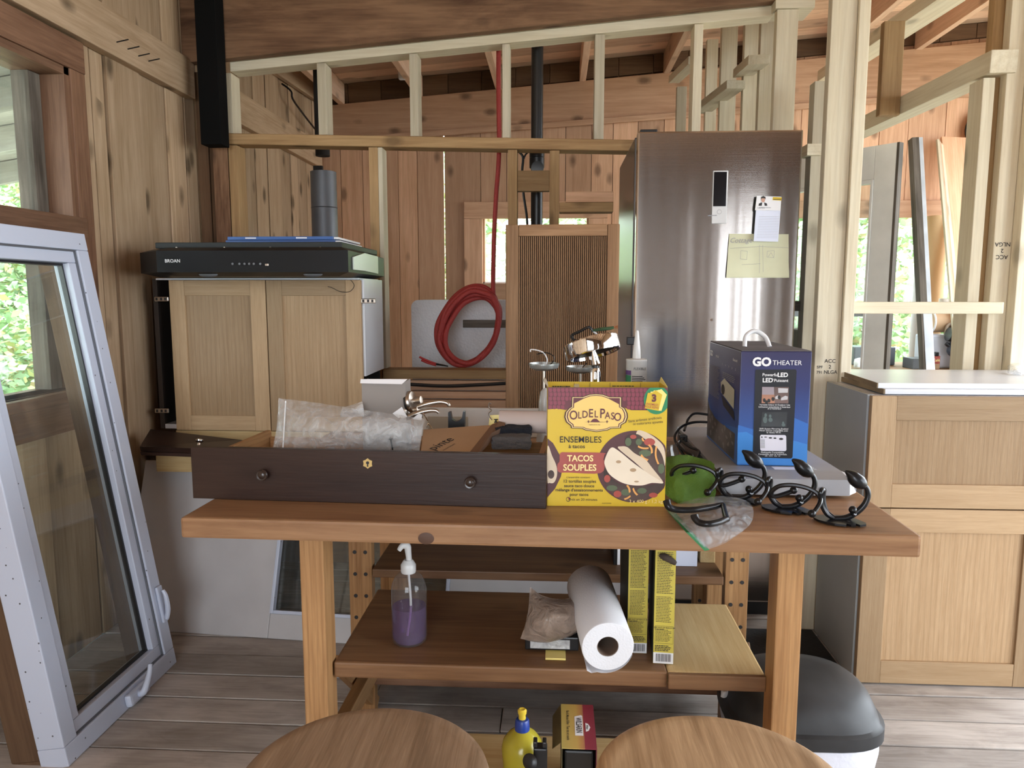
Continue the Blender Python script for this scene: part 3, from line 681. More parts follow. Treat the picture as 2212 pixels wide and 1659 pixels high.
# ---- pegged shelving unit under the table
iv = thing('shelving_unit', 'pine shelving unit with peg holes in its posts, under the table', 'shelves', (0, 1.95, 0))
def post(p0, p1, yref, Y, ztop, rows):
    a = at(p0, yref, Y=Y).x; b = at(p1, yref, Y=Y).x
    o = box('post', 'tableleg', iv, a, b, Y, Y + .034, 0, ztop, .002)
    bm = bmesh.new(); n = 0
    for i in range(16):
        z = .05 + i * .063
        if z > ztop - .03: break
        for f in (.27, .73):
            addlathe(bm, [(.0055, 0), (.0055, .0012)], 10, Matrix.Translation((a + (b - a) * f, Y + .0003, z)) @ Matrix.Rotation(rad(90), 4, 'X'))
    h = done('peg_hole', bm, INK, o); h['kind'] = 'stuff'; return o
post(757, 806, 1350, 1.95, .695, 8); post(1563, 1613, 1350, 1.95, .695, 8)
post(824, 864, 1350, 2.27, .695, 8); post(1496, 1546, 1350, 2.27, .695, 8)
for z in (.63, .10):
    for p0 in (757, 1563):
        x = at(p0, 1350, Y=1.95).x; box('cross_piece', 'tableleg', iv, x + .008, x + .05, 1.985, 2.269, z - .04, z, .002)
xa = at(808, 1240, Y=1.95).x; xb = at(1560, 1240, Y=1.95).x
zz = at(1100, 1236, Y=1.93).z; box('shelf', 'shelf', iv, xa, xb, 1.93, 2.268, zz - .024, zz, .003); ZS1 = zz
zz = at(1100, 1466, Y=1.90).z; box('shelf', 'trimwood', iv, xa, xb, 1.90, 2.268, zz - .03, zz, .003)
beam2('brace', 'tableleg', iv, (-.535, 1.70, .30), (-.515, 2.0, .02), .02, .035, .002)
beam2('brace', 'dark', iv, (.478, 1.80, .33), (.496, 1.62, .03), .02, .035, .002)

# ---- stools
def stool(label, cx, cy, kd='stool'):
    t = thing('stool', label, 'stool', (cx, cy, 0), group='round wooden stools')
    zt, r = .52, .181
    s = lathe('seat', wood(kd, 'y'), t, [(0, zt - .032), (r - .03, zt - .034), (r - .006, zt - .027), (r, zt - .016), (r - .003, zt - .006), (r - .012, zt - .001), (r - .03, zt), (0, zt)], (cx, cy, 0), 72)
    for a in (45, 135, 225, 315):
        c, q = math.cos(rad(a)), math.sin(rad(a))
        tube('leg', wood(kd, 'z'), t, [(cx + .095 * c, cy + .095 * q, zt - .034), (cx + .12 * c, cy + .12 * q, .25), (cx + .145 * c, cy + .145 * q, 0)], [.017, .02, .014], 12)
    for a, z in ((0, .2), (90, .24), (180, .2), (270, .24)):
        c1, q1, c2, q2 = math.cos(rad(a - 45)), math.sin(rad(a - 45)), math.cos(rad(a + 45)), math.sin(rad(a + 45))
        tube('rung', wood(kd, 'x'), t, [(cx + .122 * c1, cy + .122 * q1, z), (cx + .122 * c2, cy + .122 * q2, z)], .009, 8)
    return t
p = at(830, 1523, Z=.52); stool('round wooden stool with smooth worn seat, left of the yellow bottle', p.x + .012, p.y - .177, 'stoolshaded')
p = at(1528, 1540, Z=.52); stool('round wooden stool with bold dark grain, right of the printed box', p.x - .014, p.y - .177)

# ---- fridge
FX0, FX1, FY, FZ = .283, .848, 2.69, 1.762
fr = thing('fridge', 'tall stainless steel fridge with notes stuck on its door', 'fridge', (FX0, FY, 0))
bodym = mat('fridge_side', (.12, .12, .125), .3, .85)
box('body', bodym, fr, FX0 - .004, FX1 - .004, FY + .062, FY + .70, .05, FZ - .006, .006)
box('gasket', BLACK, fr, FX0 + .004, FX1 - .004, FY + .0485, FY + .0615, .06, FZ - .008)
box('upper_door', STEEL, fr, FX0, FX1, FY, FY + .048, .62, FZ, .006)
box('freezer_door', STEEL, fr, FX0, FX1, FY, FY + .048, .06, .612, .006)
box('base_grille', BLACK, fr, FX0 + .01, FX1 - .01, FY + .03, FY + .69, .0, .049)
hb = box('hinge_cap', BLACK, fr, FX0 + .01, FX0 + .07, FY + .02, FY + .10, FZ + .0005, FZ + .012, .004)
fe = Face(fr, (0, FY, 0), (1, 0, 0), (0, 0, 1))
def fp(px, py): q = at(px, py, Y=FY); return (q.x, q.z)
a = fp(1540, 369); b = fp(1569, 483)
cp = box('control_panel', mat('panel_silver', (.62, .62, .63), .4), fr, a[0], b[0], FY - .005, FY - .0004, b[1], a[1], .003)
c = fp(1542, 372); d = fp(1567, 446)
box('display', mat('display_glass', (.01, .01, .012), .1), cp, c[0], d[0], FY - .0066, FY - .0052, d[1], c[1], .001)
fl2 = Face(fr, (0, FY - .0053, 0), (1, 0, 0), (0, 0, 1)); q = fp(1553, 458)
fl2.ring('button_mark', INKG, circ(q[0], q[1], .008), .12, 1)
fl2.lines('panel_print', INKG, fp(1544, 0)[0], fp(0, 476)[1], fp(1563, 0)[0], fp(0, 472)[1], 1, 1, jag=.05)
tube('dent', CHROME, fr, [(fp(1537, 688)[0], FY - .0006, fp(0, 688)[1]), (fp(1537, 688)[0], FY + .004, fp(0, 688)[1])], [.005, .006], 12)
# papers on the fridge
def sheet(name, m, corners, Y, bulge, label, cat, seed=0, nx=10, ny=8):
    bm = bmesh.new(); V = []
    c = [Vector(q) for q in corners]
    for j in range(ny + 1):
        row = []
        for i in range(nx + 1):
            u = i / nx; v = j / ny
            p = (c[0] * (1 - u) + c[1] * u) * (1 - v) + (c[3] * (1 - u) + c[2] * u) * v
            p = p + Vector((0, -abs(bulge * noise.noise(Vector((u * 2.3 + seed, v * 2.1, seed)))) - bulge * .6 * (1 - v) * (abs(u - .5) * 1.2), 0)); row.append(bm.verts.new(p))
        V.append(row)
    for j in range(ny):
        for i in range(nx): bm.faces.new((V[j][i], V[j][i + 1], V[j + 1][i + 1], V[j + 1][i]))
    o = done(name, bm, m, None, smooth=True, norm=False)
    return tag(o, label, cat)
sk = sheet('paper_sheet', PAPERY, [at(1568, 600, Y=FY - .004), at(1703, 600, Y=FY - .004), at(1703, 506, Y=FY - .002), at(1575, 505, Y=FY - .002)], FY, .012, 'creased pale yellow sheet with a pencil sketch, stuck on the fridge', 'paper', 3)
fk = Face(sk, (0, FY - .0145, 0), (1, 0, 0), (0, 0, 1))
def strokes(name, fc, pts_list, wd, m, par):
    bm = bmesh.new()
    for pts in pts_list:
        P = [Vector((*fp(*q),)) for q in pts]
        for A, B in zip(P, P[1:]):
            d = (B - A); 
            if d.length < 1e-6: continue
            n = Vector((-d.y, d.x)).normalized() * wd
            bm.faces.new([bm.verts.new(fc.P(*(A - n))), bm.verts.new(fc.P(*(B - n))), bm.verts.new(fc.P(*(B + n))), bm.verts.new(fc.P(*(A + n)))])
    return done(name, bm, m, par, norm=False)
strokes('pencil_sketch', fk, [[(1598, 542), (1597, 560), (1611, 561), (1612, 543), (1598, 542)], [(1655, 543), (1654, 556), (1669, 557), (1670, 542), (1655, 543)], [(1638, 530), (1638, 590)], [(1645, 530), (1646, 588)], [(1575, 537), (1640, 533), (1700, 536)],
    [(1657, 555), (1663, 546), (1668, 556)], [(1600, 572), (1640, 570)]], .0004, INKG, sk)
fk.text('Cottage', fp(1617, 0)[0], fp(0, 531)[1], .024, INKG, 1, shear=.3, name='handwriting')
pad = thing('note_pad', 'white magnetic note pad with a small portrait print at its top, on the fridge', 'note pad', at(1655, 521, Y=FY - .016))
bm = bmesh.new(); q = [at(1628, 521, Y=FY - .02), at(1681, 522, Y=FY - .02), at(1686, 455, Y=FY - .02), at(1633, 453, Y=FY - .02)]; addprism(bm, q, (0, .003, 0)); done('pages', bm, PAPERB, pad)
bm = bmesh.new(); q = [at(1631, 454, Y=FY - .02), at(1686, 456, Y=FY - .02), at(1688, 425, Y=FY - .02), at(1635, 423, Y=FY - .02)]; addprism(bm, q, (0, .0025, 0)); done('header_card', bm, PAPER, pad)
fq = Face(pad, (0, FY - .0202, 0), (1, 0, 0), (0, 0, 1))
def FQ(pts): return [fp(*q) for q in pts]
fq.poly('portrait_jacket', INK, FQ([(1635, 446), (1654, 446), (1653, 441), (1648, 439), (1641, 439), (1636, 441)]), 1)
fq.poly('portrait_shirt', PAPER, FQ([(1642, 446), (1648, 446), (1647, 439), (1643, 439)]), 2)
fq.poly('portrait_face', mat('skin_print', (.55, .32, .24), .6), [fp(1645 + 4 * math.cos(k * .5236), 433 - 6 * math.sin(k * .5236)) for k in range(12)], 2)
fq.poly('portrait_hair', INK, FQ([(1640, 433), (1641, 427), (1645, 425), (1650, 427), (1650, 433), (1648, 430), (1642, 430)]), 3)
fq.poly('logo_patch', YEL, FQ([(1665, 434), (1684, 435), (1685, 428), (1666, 427)]), 1)
fq.lines('logo_print', INK, *fp(1667, 433), *fp(1684, 430), 1, 2, jag=.05)
fq.lines('name_print', INKG, *fp(1636, 451), *fp(1662, 448), 1, 1, jag=.05)
fq.text('NOTES', fp(1658, 0)[0], fp(0, 463)[1], .008, INKG, 1)
bm = bmesh.new()
for k in range(14):
    yy = 469 + k * 3.5; A = fp(1636 - k * .4, yy); B = fp(1680 - k * .35, yy + .5)
    bm.faces.new([bm.verts.new(fq.P(*z)) for z in ((A[0], A[1]), (B[0], B[1]), (B[0], B[1] + .0006), (A[0], A[1] + .0006))])
done('ruled_line', bm, INKG, pad, norm=False)
# bracket at the fridge's left edge
br = tag(box('wall_bracket', BLACK, None, at(1354, 735, Y=2.66).x, at(1374, 735, Y=2.66).x, 2.66, 2.685, at(1360, 745, Y=2.66).z, at(1360, 728, Y=2.66).z, .003), 'small black clip at the left edge of the fridge door', 'clip')

# ---- range hood on the oak cabinet
CZ0, CZ1, CY = .69, 1.254, 2.75
def X(px, Y, py=700): return at(px, py, Y=Y).x
cb = thing('wall_cabinet', 'oak two-door cabinet carrying the black range hood, hinges sticking out of its sides', 'cabinet', (X(575, CY), CY, CZ0 - .03))
cx0, cx1, cxm = X(369, CY), X(780, CY), X(576, CY)
z0 = at(575, 931, Y=CY).z; z1 = at(575, 605, Y=CY).z
door_front('door', cb, cx0, cxm - .0015, z0, z1, CY, st=.058)
door_front('door', cb, cxm + .0015, cx1, z0, z1, CY + .004, st=.058)
rx = X(788, CY + .03) ; lx = X(337, CY + .04)
box('side_panel', mat('shaded_melamine', (.035, .025, .02), .6), cb, lx, lx + .018, CY + .03, CY + .33, z0, z1 + .005, .001)  # near-black colour stands in for the shadow inside the carcass
box('side_panel', MELA, cb, rx - .016, rx, CY + .03, CY + .33, at(800, 815, Y=CY).z, z1 + .005, .002)
box('carcass_top', MELA, cb, lx + .019, rx - .017, CY + .022, CY + .33, z1 + .001, z1 + .008, .001)
box('carcass_bottom', MELA, cb, lx + .019, rx - .017, CY + .03, CY + .33, z0, z0 + .018, .001)
box('back_panel', BLACKMAT, cb, lx + .019, rx - .017, CY + .32, CY + .33, z0 + .019, z1, .001)
for (px, py, s) in ((350, 646, -1), (351, 887, -1), (796, 650, 1)):
    h = at(px, py, Y=CY + .012); e = .035
    hg = box('hinge', NICKEL, cb, h.x - e * .8, h.x + e * .8, CY + .006, CY + .013, h.z - .009, h.z + .009, .003)
    for k in (-.018, .0, .016): box('hinge_slot', INK, hg, h.x + k - .004, h.x + k + .004, CY + .0045, CY + .0058, h.z - .005, h.z + .005, .0015)
tube('thin_wire', BLACK, cb, spl([at(757, 604, Y=CY - .004), at(765, 617, Y=CY - .006), at(755, 630, Y=CY - .006), at(735, 630, Y=CY - .005), at(718, 622, Y=CY - .004), at(708, 619, Y=CY - .003)], 6), .0011, 6)
hd = thing('range_hood', 'black range hood with angled pale end, lying on the oak cabinet', 'range hood', (X(575, 2.6), 2.6, z1 + .01))
HY, HB = 2.50, 3.10
zt, zm, zl = at(550, 541, Y=HY).z, at(550, 588, Y=HY).z, z1 + .009
fa, fb = X(338, HY, 560), X(752, HY, 560); ea, eb = X(303, 2.62, 560), X(814, 2.98, 560)
def hoodpoly(i, z): return [(ea + i, HB, z), (ea + i, 2.62 + i, z), (fa + i, HY + i, z), (fb - i, HY + i, z), (eb - i, 2.98 + i * .5, z), (eb - i, HB, z)]
bm = bmesh.new(); lev = [hoodpoly(.045, zl), hoodpoly(.0, zm), hoodpoly(0, zt), hoodpoly(.03, zt + .012)]; rg = [[bm.verts.new(p) for p in q] for q in lev]
for A, B in zip(rg, rg[1:]):
    for k in range(6): bm.faces.new((A[k], A[(k + 1) % 6], B[(k + 1) % 6], B[k]))
bm.faces.new(rg[0][::-1]); bm.faces.new(rg[-1])
done('hood_body', bm, mat('hood_black', (.009, .009, .010), .4, 0, .18), hd)
# end plate on the right chamfer, its bright reflection put into a pale colour
A = Vector((fb, HY, 0)); B = Vector((eb, 2.98, 0)); dv = (B - A); n = Vector((dv.y, -dv.x, 0)).normalized()
prism('end_plate', mat('end_plate_reflection', (.62, .66, .60), .35), hd, [A + dv * .12 + Vector((0, 0, zm + .01)) + n * .001, A + dv * .5 + Vector((0, 0, zl + .024)) + n * .001, B + Vector((0, 0, zl + .02)) + n * .001, B + Vector((0, 0, zt + .002)) + n * .001, A + dv * .5 + Vector((0, 0, zt + .003)) + n * .001, A + dv * .12 + Vector((0, 0, zt - .02)) + n * .001], n * .004)
box('top_box', mat('hood_lid', (.025, .028, .028), .5, 0, .3), hd, X(335, 2.58, 530), X(738, 2.58, 530), 2.58, HB, zt + .013, at(550, 523, Y=2.58).z, .003)
TB = at(550, 523, Y=2.58).z
for px in (381, 485, 584, 692): 
    q = at(px, 535, Y=2.579); lathe('screw', NICKEL, hd, [(0, .003), (.003, .002), (.004, 0)], q, 10, (rad(90), 0, 0))
for i, px in enumerate((503, 518, 529, 539, 549, 563)): q = at(px, 570, Y=HY - .0005); lathe('button', GREYM, hd, [(.0038, 0), (.0038, .004), (0, .0045)], q, 12, (rad(90), 0, 0))
q = at(577, 572, Y=HY); box('switch', NICKEL, hd, q.x - .006, q.x + .006, HY - .004, HY - .0005, q.z - .004, q.z + .004, .001)
for px in (450, 676):
    q = at(px, 597, Y=HY + .022); lathe('lamp_lens', GREYM, hd, [(.034, 0), (.032, .0015), (0, .002)], (q.x, HY + .0225, (zl + zm) / 2), 24, (math.atan2(.045, -(zm - zl)) + 0, 0, 0)).scale = (1, .3, 1)
fh = Face(hd, (0, HY - .0005, 0), (1, 0, 0), (0, 0, 1)); q = at(373, 567, Y=HY); fh.text('BROAN', q.x, q.z, .016, INKW, 1, bold=.01)
# folders on the hood
for k, (m, lab) in enumerate((((.03, .08, .24), 'blue folder lying on the range hood, under another'), ((.035, .11, .33), 'blue folder with worn white corners, top of the two on the range hood'))):
    zf = TB + .001 + k * .013
    f = thing('folder', lab, 'folder', (X(600, 2.7), 2.7, zf), group='blue folders on the hood')
    a_, b_ = X(487 + k * 3, 2.66, 515), X(722 - k * 4, 2.66, 515)
    box('cover', mat('blue_card_%d' % k, m, .35), f, a_, b_, 2.66 + k * .005, 2.98, zf, zf + .0115, .001)
    box('page_edge', PAPER, f, b_ + .0005, b_ + .018, 2.67 + k * .005, 2.975, zf + .002, zf + .0095, .001)
    if k: 
        for px in (540, 650): q = at(px, 508, Y=2.66); box('worn_patch', PAPER, f, q.x - .02, q.x + .02, 2.6645, 2.6649, zf + .004, zf + .0085)
# ---- dark post, ducts and pipes
pq = thing('steel_post', 'black steel box post hanging down beside the left wall', 'post', (-1.49, 3.1, 1.83))
a = at(434, 312, Y=3.11); b = at(478, 312, Y=3.11)
box('tube', mat('black_steel', (.006, .006, .006), .8, 0, .08), pq, a.x, b.x, 3.11, 3.19, a.z, ceil_z(-1.5) - .14, .003)
du = thing('stove_duct', 'dark grey round duct rising behind the range hood', 'duct', at(700, 520, Y=3.62))
q = at(700, 430, Y=3.62); lathe('duct_sleeve', GREYM, du, [(.062, 0), (.062, .40), (.055, .402), (.055, 0)], (q.x, q.y, at(0, 520, Y=3.62).z - .08), 32)
zt_ = at(0, 345, Y=3.62).z
lathe('band', mat('duct_band', (.10, .10, .11), .4, .5), du, [(.0625, 0), (.064, .002), (.0625, .004)], (q.x, q.y, at(0, 455, Y=3.62).z), 32)
lathe('inner_pipe', BLACKMAT, du, [(.034, 0), (.034, ceil_z(q.x) - zt_ - .001)], (q.x, q.y, zt_ - .02 + .02), 20)
box('duct_backing', BLACKMAT, du, q.x - .075, q.x - .03, 3.70, 3.72, 1.2, zt_ - .03, .002)
vp = thing('vent_pipe', 'black plastic vent pipe rising behind the open studs to the ceiling', 'pipe', at(1160, 480, Y=3.42))
q = at(1160, 300, Y=3.42); lathe('pipe', BLACK, vp, [(.0265, 0), (.0265, ceil_z(q.x) - .004)], (q.x, q.y, 0), 24)
for py, hh in ((330, .05), (352, .05)): lathe('coupling', BLACK, vp, [(.030, 0), (.034, .004), (.034, hh - .004), (.030, hh)], (q.x, q.y, at(0, py, Y=3.42).z - hh), 24)
q2 = at(1161, 362, Y=3.385); lathe('cleanout_cap', BLACK, vp, [(.028, 0), (.028, .02), (.0, .022)], (q2.x, 3.40, q2.z), 20, (rad(90), 0, 0))
pc = tag(tube('pipe_cable', BLACK, None, spl([at(1118, 326, Y=3.40), at(1127, 334, Y=3.40), at(1130, 345, Y=3.40), at(1128, 372, Y=3.40), at(1131, 420, Y=3.40), at(1139, 480, Y=3.40), at(1139, 560, Y=3.40)], 6), .0055, 8), 'black cable hanging beside the black vent pipe', 'cable')
pc2 = tag(tube('pipe_cable', BLACK, None, spl([at(1131, 344, Y=3.385), at(1137, 332, Y=3.385), at(1152, 325, Y=3.38), at(1180, 327, Y=3.36), at(1260, 326, Y=3.36), at(1340, 326, Y=3.36)], 6), .004, 8), 'thin black cable running to the right from the vent pipe under the rail', 'cable')
sc = tag(tube('sagging_cable', BLACK, None, spl([at(800, 826, Y=3.232), at(880, 830, Y=3.225), at(960, 834, Y=3.225), at(1040, 831, Y=3.225), at(1120, 826, Y=3.232)], 6), .0075, 8), 'thick black cable sagging along the boards below the sill', 'cable')
# ---- red cord: drop and coil
rc = thing('red_cord', 'thick red braided cord hanging down into a coil on the sill', 'cord', at(1010, 795, Y=3.40))
def rp(px, py, y=3.40): return at(px, py, Y=y)
tube('drop', CORD_RED, rc, spl([rp(1077, 95), rp(1077, 200), rp(1078, 330), rp(1072, 420), rp(1067, 520), rp(1066, 640), rp(1077, 665, 3.385)], 6), .0105, 10)
rr = random.Random(4)
for k in range(6):
    ph = rr.uniform(0, 1); pts = []
    for i in range(14):
        t = i / 14 * 2 * math.pi
        ax = 68 - 2.2 * k + rr.uniform(-3, 3); ay = 84 - 2.6 * k + rr.uniform(-3, 3)
        px = 1012 + 1.8 * k + ax * math.cos(t) * .95 + 16 * math.sin(t); py = 703 + 2.2 * k - ay * math.sin(t)
        pts.append(rp(px, py, 3.385 + .018 * math.sin(t * 1.0 + k * 1.3) - (k % 3) * .006))
    tube('coil_loop', CORD_RED, rc, spl(pts, 5, True), .0122, 10, True)
rt_ = thing('hand_tool', 'small red-handled tool lying on the sill left of the red coil', 'tool', at(930, 790, Y=3.30))
zsill = at(1000, 798, Y=YP).z + .006
for d in (0, .014): tube('handle', mat('red_rubber', (.4, .03, .03), .5), rt_, spl([at(906 + d * 300, 771 + d * 500, Y=3.30), at(925, 780 + d * 300, Y=3.30), at(942, 786 + d * 200, Y=3.30)], 4), .005, 8)
tube('jaw', BLACKM, rt_, [at(940, 786, Y=3.30), at(968, 791, Y=3.30)], [.005, .003], 8)
# ---- white rough tank panel behind the coil
tk = thing('insulation_block', 'white rough-faced block with rounded corner and a wooden strip, behind the red coil', 'block', at(1000, 1100, Y=3.62))
a = at(888, 648, Y=3.62); b = at(1240, 800, Y=3.62)
bm = bmesh.new(); addprism(bm, [(x, 3.62, z) for x, z in roundrect(a.x, .02, b.x, a.z, .035)], (0, .25, 0)); done('block', bm, mat('rough_white', (.68, .68, .70), .8, var=.08, bump=.9, bscale=90), tk)
bm = bmesh.new(); a2 = at(1000, 691, Y=3.612); b2 = at(1110, 708, Y=3.612); addbox(bm, (a2.x, 3.606, b2.z), (b2.x, 3.6195, a2.z), .002); done('strip', bm, wood('weathered', 'x'), tk)
# ---- ribbed panel door leaning beside the fridge
rb = thing('ribbed_panel', 'tall wooden cabinet door with finely ribbed centre, leaning beside the fridge', 'panel', at(1210, 905, Y=2.55))
pl, prr = at(1092, 485, Y=2.62), at(1339, 488, Y=2.62)
x0, x1, z1_ = pl.x, prr.x, pl.z; z0_ = .74
ry = 2.62
box('backing', 'dark', rb, x0 + .02, x1 - .02, ry + .012, ry + .02, z0_ + .02, z1_ - .02)
for a, b in ((x0, x0 + .045), (x1 - .042, x1)): box('stile', 'ribbed', rb, a, b, ry, ry + .022, z0_, z1_, .003)
for a, b in ((z0_, z0_ + .05), (z1_ - .04, z1_)): box('rail', 'ribbed', rb, x0 + .0455, x1 - .0425, ry + .001, ry + .022, a, b, .003)
bm = bmesh.new(); n = 44; wv = (x1 - x0 - .088) / n
for i in range(n):
    xx = x0 + .046 + i * wv; addprism(bm, [(xx, ry + .012, z0_ + .051), (xx + wv * .15, ry + .003, z0_ + .051), (xx + wv * .55, ry + .003, z0_ + .051), (xx + wv * .66, ry + .012, z0_ + .051)], (0, 0, z1_ - z0_ - .092))
rbs = done('rib', bm, wood('ribbed', 'z'), rb); rbs['kind'] = 'stuff'
box('foot_block', 'dark', rb, x0 + .02, x1 - .02, ry - .02, ry + .15, 0, z0_ - .002, .004)
# ---- base cabinets with white boards on top
kb = thing('base_cabinet', 'oak-fronted cabinet with two large panel doors and grey side standing on the floor', 'cabinet', (.93, 2.224, 0))
bx0, bz = .932, .902; bx1 = 1.478; by = 2.224
box('side_panel', GREYSIDE, kb, bx0, bx0 + .018, by + .025, by + .36, .004, bz, .001)
box('carcass', MELA, kb, bx0 + .0185, bx1, by + .03, by + .36, .004, bz - .002, .001)
box('edge_shadow_gap', BLACKMAT, kb, bx0 + .019, bx1, by + .0215, by + .0295, .01, bz - .01)
zsplit = at(1860, 1097, Y=by).z
door_front('door', kb, bx0 + .004, bx1 - .002, zsplit + .002, bz - .001, by, st=.072)
door_front('door', kb, bx0 + .004, bx1 - .002, .006, zsplit - .002, by, st=.072)
box('side_panel', GREYSIDE, kb, bx1 + .0005, bx1 + .018, by + .025, by + .36, .004, bz, .001)
wt = thing('white_boards', 'white coated boards with raw chipboard edge lying on the oak cabinet', 'board', (1.3, 2.4, bz))
chip = mat('chipboard', (.30, .21, .12), .8, var=.4, bump=.6, bscale=300)
def bd(name, pts, z0, z1, par):
    bm = bmesh.new(); addprism(bm, [(x, y, z0) for x, y in pts], (0, 0, z1 - z0)); return done(name, bm, MELA, par)
bd('lower_board', [(.985, by + .03), (1.70, by + .03), (1.70, by + .46), (.985, by + .40)], bz + .001, bz + .016, wt)
bd('upper_board', [(.972, by + .05), (1.70, by + .05), (1.70, by + .47), (1.0, by + .47)], bz + .0165, bz + .032, wt)
bm = bmesh.new(); addprism(bm, [(.9715, by + .05, bz + .0165), (.9995, by + .47, bz + .0165), (.9965, by + .47, bz + .0165), (.9685, by + .05, bz + .0165)], (0, 0, .0155)); done('raw_edge', bm, chip, wt)
bm = bmesh.new(); addprism(bm, [(.9845, by + .03, bz + .001), (.9845, by + .40, bz + .001), (.980, by + .40, bz + .001), (.980, by + .03, bz + .001)], (0, 0, .015)); done('raw_edge', bm, chip, wt)

# ---- white window sash unit leaning on the left wall
cs = thing('casement_window', 'white framed casement window leaning against the left wall, crank on its bottom rail', 'window', (-1.233, 2.237, 0), rot=(0, 0, 0), local=True)
W_, H_ = .545, 1.40
lean = math.atan2(.214, 1.38)
# local frame: x along the sill (towards us), y into the room, z up the frame
ux = Vector((0, -1, 0)); uz = Vector((-math.sin(lean), 0, math.cos(lean))); uy = uz.cross(ux)
cs.rotation_euler = Matrix((ux, uy, uz)).transposed().to_euler()
def ring(name, m, a, wd, y0, y1, par, bev=.003):
    o = box(name, m, par, a, W_ - a, y0, y1, a, a + wd, bev)
    box('top_rail', m, o, a, W_ - a, y0, y1, H_ - a - wd, H_ - a, bev)
    for x in (a, W_ - a - wd): box('side_rail', m, o, x, x + wd, y0 + .0004, y1 - .0004, a + wd + .0004, H_ - a - wd - .0004, bev)
    return o
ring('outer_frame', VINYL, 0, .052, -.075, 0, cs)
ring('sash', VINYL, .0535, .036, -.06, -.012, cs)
ring('track', GREYM, .0525, .004, -.02, -.006, cs, 0)
ring('glazing_bead', BLACK, .0898, .006, -.045, -.030, cs, 0)
box('pane', GLASS, cs, .0895, W_ - .0895, -.042, -.036, .0895, H_ - .0895)
for (x0_, x1_, z0_, z1_) in ((-.0015, 0, -.001, H_), (W_, W_ + .0015, 0, H_)): pass
ring('jamb_extension', wood('dark', 'z'), .004, .018, -.155, -.0755, cs, .002)
# crank handle
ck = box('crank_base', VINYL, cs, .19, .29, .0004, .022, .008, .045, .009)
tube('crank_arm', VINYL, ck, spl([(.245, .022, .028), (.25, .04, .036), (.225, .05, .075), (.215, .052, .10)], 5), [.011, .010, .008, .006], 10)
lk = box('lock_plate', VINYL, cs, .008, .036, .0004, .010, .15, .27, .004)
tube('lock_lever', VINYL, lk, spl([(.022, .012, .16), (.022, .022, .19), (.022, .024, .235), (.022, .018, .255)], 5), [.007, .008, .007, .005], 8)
# ---- glazed white door lying on its side behind the table
gdr = thing('glazed_door', 'white door with glass lying on its long edge behind the table', 'door', (-1.42, 2.452, 0), rot=(rad(-19), 0, rad(-4.6)), local=True)
DL, DW, DT = 1.86, .61, .04; DOORW = mat('door_white', (.50, .48, .48), .5, var=.08)
gx0, gx1, gz0, gz1 = .42, 1.06, .085, .53
for nm, a, b, c, d in (('lock_rail', -.14, gx0, 0, DW), ('top_rail', gx1, DL - .14, 0, DW), ('stile', gx0 + .0005, gx1 - .0005, 0, gz0), ('stile', gx0 + .0005, gx1 - .0005, gz1, DW)):
    box(nm, DOORW, gdr, a, b, 0, DT, c, d, .003)
for a, b, c, d in ((gx0, gx0 + .012, gz0, gz1), (gx1 - .012, gx1, gz0, gz1), (gx0 + .0125, gx1 - .0125, gz0, gz0 + .012), (gx0 + .0125, gx1 - .0125, gz1 - .012, gz1)):
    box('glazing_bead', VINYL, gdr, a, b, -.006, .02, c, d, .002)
box('pane', GLASS, gdr, gx0 + .01, gx1 - .01, .022, .027, gz0 + .008, gz1 - .008)
# ---- dark carcass and plank holding the cabinet, second drawer on it
bs = thing('support_box', 'plain wooden box standing in the corner under the oak cabinet', 'box', (-1.1, 2.78, 0))
sz = CZ0 - .085
box('top_board', 'rough', bs, XL + .02, -.62, 2.72, 3.20, sz - .02, sz, .002)
for a, b in ((XL + .03, XL + .05), (-.65, -.63)): box('side', 'dark', bs, a, b, 2.74, 3.19, 0, sz - .021, .002)
box('back', 'dark', bs, XL + .051, -.651, 3.16, 3.18, 0, sz - .021, .002)
b2_ = thing('batten', 'pale wooden batten under the bottom edge of the oak cabinet', 'batten', (-1.1, 2.8, sz))
zc = at(575, 931, Y=CY).z
box('batten', 'rawpine', b2_, -1.47, -.66, CY + .005, CY + .06, sz + .001, zc - .002, .004)
box('batten', 'rawpine', b2_, -1.47, -.66, CY + .25, CY + .30, sz + .001, zc - .002, .004)
d2 = thing('tilted_drawer', 'dark-fronted drawer with a round metal knob, behind the long drawer', 'drawer', (-1.2, 2.45, sz))
fa_ = [at(302, 965, Y=2.46), at(325, 927, Y=2.66), at(520, 950, Y=2.66), at(640, 975, Y=2.46)]
bm = bmesh.new(); addprism(bm, fa_, (0, .004, -.018)); done('front', bm, wood('mahogany', 'x'), d2)
bm = bmesh.new(); addprism(bm, [fa_[0] + Vector((0, 0, -.019)), fa_[3] + Vector((0, 0, -.019)), fa_[3] + Vector((0, 0, -.032)), fa_[0] + Vector((.004, 0, -.03))], (0, .01, 0)); done('front_edge', bm, wood('mahogany', 'x'), d2)
for a, b in ((at(333, 988, Y=2.52), at(418, 1000, Y=2.52)),):
    box('side', 'rawpine', d2, a.x, -.72, 2.53, 2.542, sz - .04, a.z + .004, .002)
box('side', 'rawpine', d2, at(333, 988, Y=2.52).x, at(333, 988, Y=2.52).x + .012, 2.543, 2.71, sz + .001, sz + .05, .002)
q = at(431, 950, Y=2.54); lathe('knob', CHROME, d2, [(.007, -.028), (.006, -.012), (.014, -.006), (.015, -.002), (.011, .002), (0, .003)], q, 20, (rad(-25), 0, 0))

